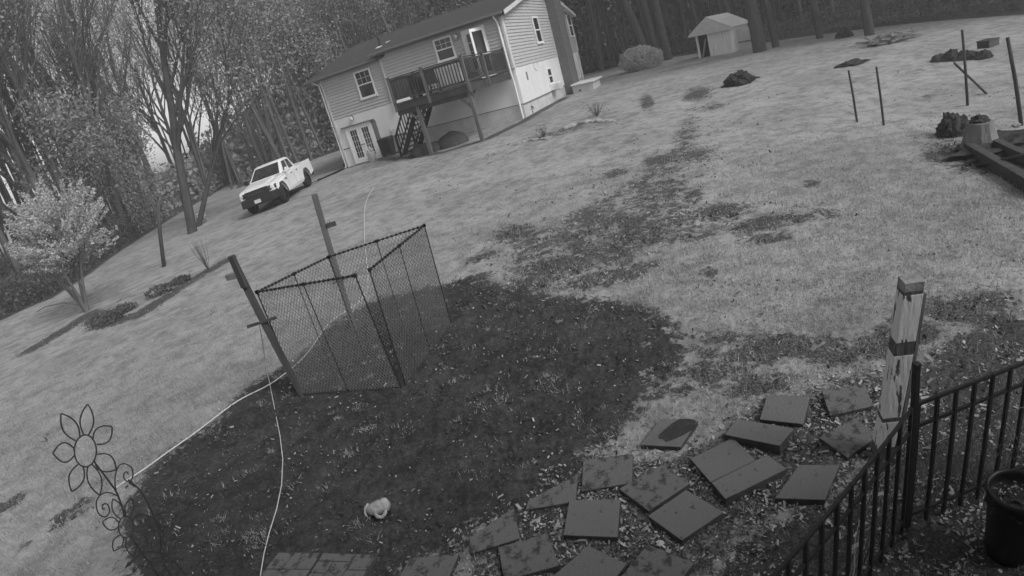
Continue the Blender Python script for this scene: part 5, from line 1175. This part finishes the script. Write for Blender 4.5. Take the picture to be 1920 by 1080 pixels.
def bush(px, py, r, n, ls, label, mt, name='bush', cat='bush', seed=1, twigs=14, base=None, group=None):
    g = G(px, py) if base is None else base; RSx = np.random.RandomState(seed); root = empty(name, g, 0, label, cat, group); m = MB(); rd = random.Random(seed)
    for i in range(twigs): a = rd.uniform(0, 6.28); k = rd.uniform(.2, .8); m.tube([(0, 0, 0), (math.cos(a)*r[0]*k*.5, math.sin(a)*r[1]*k*.5, r[2]*.7), (math.cos(a)*r[0]*k, math.sin(a)*r[1]*k, r[2]*rd.uniform(1.1, 1.8))], [.007, .005, .003], 4, caps=False)
    m.build('stems', M['twig'], root)
    if n:
        c = RSx.randn(n, 3); c /= np.linalg.norm(c, axis=1)[:, None]; rad = (.55+.45*RSx.rand(n)**.5)[:, None]*(1+.25*np.array([noise.noise(Vector(x)*2.3+Vector((seed, 0, 0))) for x in c]))[:, None]; c = c*rad*np.array(r)[None]; c[:, 2] = np.abs(c[:, 2]+r[2]*.75)
        a = RSx.randn(n, 3); a /= np.linalg.norm(a, axis=1)[:, None]; b = np.cross(a, RSx.randn(n, 3)); b /= np.linalg.norm(b, axis=1)[:, None]; s = (ls*(.5+RSx.rand(n)))[:, None]
        V = np.stack([c-a*s, c-b*s*.6, c+a*s, c+b*s*.6], 1); o = tris_obj('leaves', V, mt, 4); o.parent = root
    return root
bush(0, 0, (1.6, 1.4, .95), 9000, .06, 'round light bush at the wood edge left of the shed', M['leaflit'], seed=3, base=Vector((*(azpos(17.6, 44).xy), .85)))
bush(380, 418, (.35, .35, .35), 160, .08, 'tiny pale-leaved sapling at the foot of the big tree', M['leaflit'], 'sapling', 'sapling', 5, 5)
bush(392, 508, (.45, .4, .6), 0, .05, 'leafless twiggy shrub on the mulch strip beside the left wooden post', M['brush'], 'bare_shrub', 'shrub', 6, 22)
bush(1120, 218, (.7, .4, .32), 60, .03, 'leafless fan-shaped shrub at the curved stone edging', M['brush'], 'bare_shrub', 'shrub', 7, 40)
bush(1020, 258, (.35, .3, .28), 40, .03, 'small twiggy shrub at the short broken row of stones', M['brush'], 'bare_shrub', 'shrub', 8, 24)
bush(995, 214, (.25, .2, .3), 120, .05, 'low clump of weeds at the foot of the house corner', M['brush'], 'weed_clump', 'weeds', 9, 10)
for i, (px, py, s_, lab) in enumerate(((200, 607, .42, 'dark clump of dead weeds on the mulch strip below the small tree'), (235, 585, .3, 'low weed clump in the middle of the mulch strip'), (300, 552, .35, 'leafy weed clump on the mulch strip under the bare trunk post'), (340, 530, .25, 'small weed clump at the upper end of the mulch strip'))):
    bush(px, py, (s_*1.5, s_, s_*.45), 420, .04, lab, M['brush'], 'weed_clump', 'weeds', 40+i, 12)
# undergrowth and the far wood: nobody could count these
def mass(name, n, a0, a1, d0, d1, h, s, m, zp=1.0, keep=None, hfun=None):
    a = np.radians(a0+(a1-a0)*RS.rand(n)); d = d0+(d1-d0)*RS.rand(n); x, y = d*np.sin(a), d*np.cos(a)
    nn = fbm(x, y, .25)*.7+fbm(x, y, .8)*.4; hh = h*(1+nn)
    if hfun is not None: hh = hh*hfun(np.degrees(a))
    z = terv(x, y)+hh*RS.rand(n)**zp
    k = (sdf(x, y, FOREST) > .4)
    if keep is not None: k &= keep(x, y, z)
    x, y, z = x[k], y[k], z[k]; n = len(x); c = np.stack([x, y, z], -1)
    A_ = RS.randn(n, 3); A_ /= np.linalg.norm(A_, axis=1)[:, None]; B_ = np.cross(A_, RS.randn(n, 3)); B_ /= np.linalg.norm(B_, axis=1)[:, None]; s_ = (s*(.5+RS.rand(n)))[:, None]
    return tag(tris_obj(name, np.stack([c-A_*s_, c-B_*s_*.6, c+A_*s_, c+B_*s_*.6], 1), m, 4), kind='stuff')
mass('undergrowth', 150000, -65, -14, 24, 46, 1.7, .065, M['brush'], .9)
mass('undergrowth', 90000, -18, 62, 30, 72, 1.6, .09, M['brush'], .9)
mass('far_wood', 120000, -62, -14, 60, 84, 6.5, .24, M['farleaf'], 1.4, hfun=lambda a: .16+.84*np.clip((a+34)/16, 0, 1))
mass('far_wood', 190000, -16, 60, 60, 84, 16, .23, M['farleaf'], 1.0)
mass('wood_foliage', 60000, -32, -18, 31, 52, 5.5, .09, M['leaf'], .8, keep=lambda x, y, z: fbm(x, y, .55) > -.1)
mass('far_trunks', 1, -16, 60, 60, 61, 1, .1, M['brush'])
o = bpy.data.objects['far_trunks']; bpy.data.objects.remove(o)
m = MB()
for i in range(420):
    a = tr.uniform(-62, 60); d = tr.uniform(56, 74); p = azpos(a, d); p.z = ter(p.x, p.y)-.2; r_ = tr.uniform(.08, .22); m.tube([p, p+Vector((tr.gauss(0, .5), tr.gauss(0, .5), 9)), p+Vector((tr.gauss(0, 1.2), tr.gauss(0, 1.2), 18))], [r_, r_*.7, r_*.3], 5, caps=False)
tag(m.build('far_trunks', M['barkfar'], None, True), kind='stuff')

# ------------------------------------------------------------------ the damp morning air
m = MB(); m.bb(-95, 95, -12, 100, -3.5, 32)
hz = m.build('haze', []) if False else None
me = bpy.data.meshes.new('haze'); me.from_pydata(m.v, [], m.f); hz = bpy.data.objects.new('haze', me); COL.objects.link(hz); tag(hz, kind='stuff')
hm = bpy.data.materials.new('damp_air'); hm.use_nodes = True; N = hm.node_tree.nodes; N.remove(N['Principled BSDF']); pv = N.new('ShaderNodeVolumePrincipled')
pv.inputs['Color'].default_value = (.9, .9, .9, 1); pv.inputs['Density'].default_value = .0034; pv.inputs['Anisotropy'].default_value = .2
hm.node_tree.links.new(pv.outputs[0], N['Material Output'].inputs['Volume']); me.materials.append(hm)
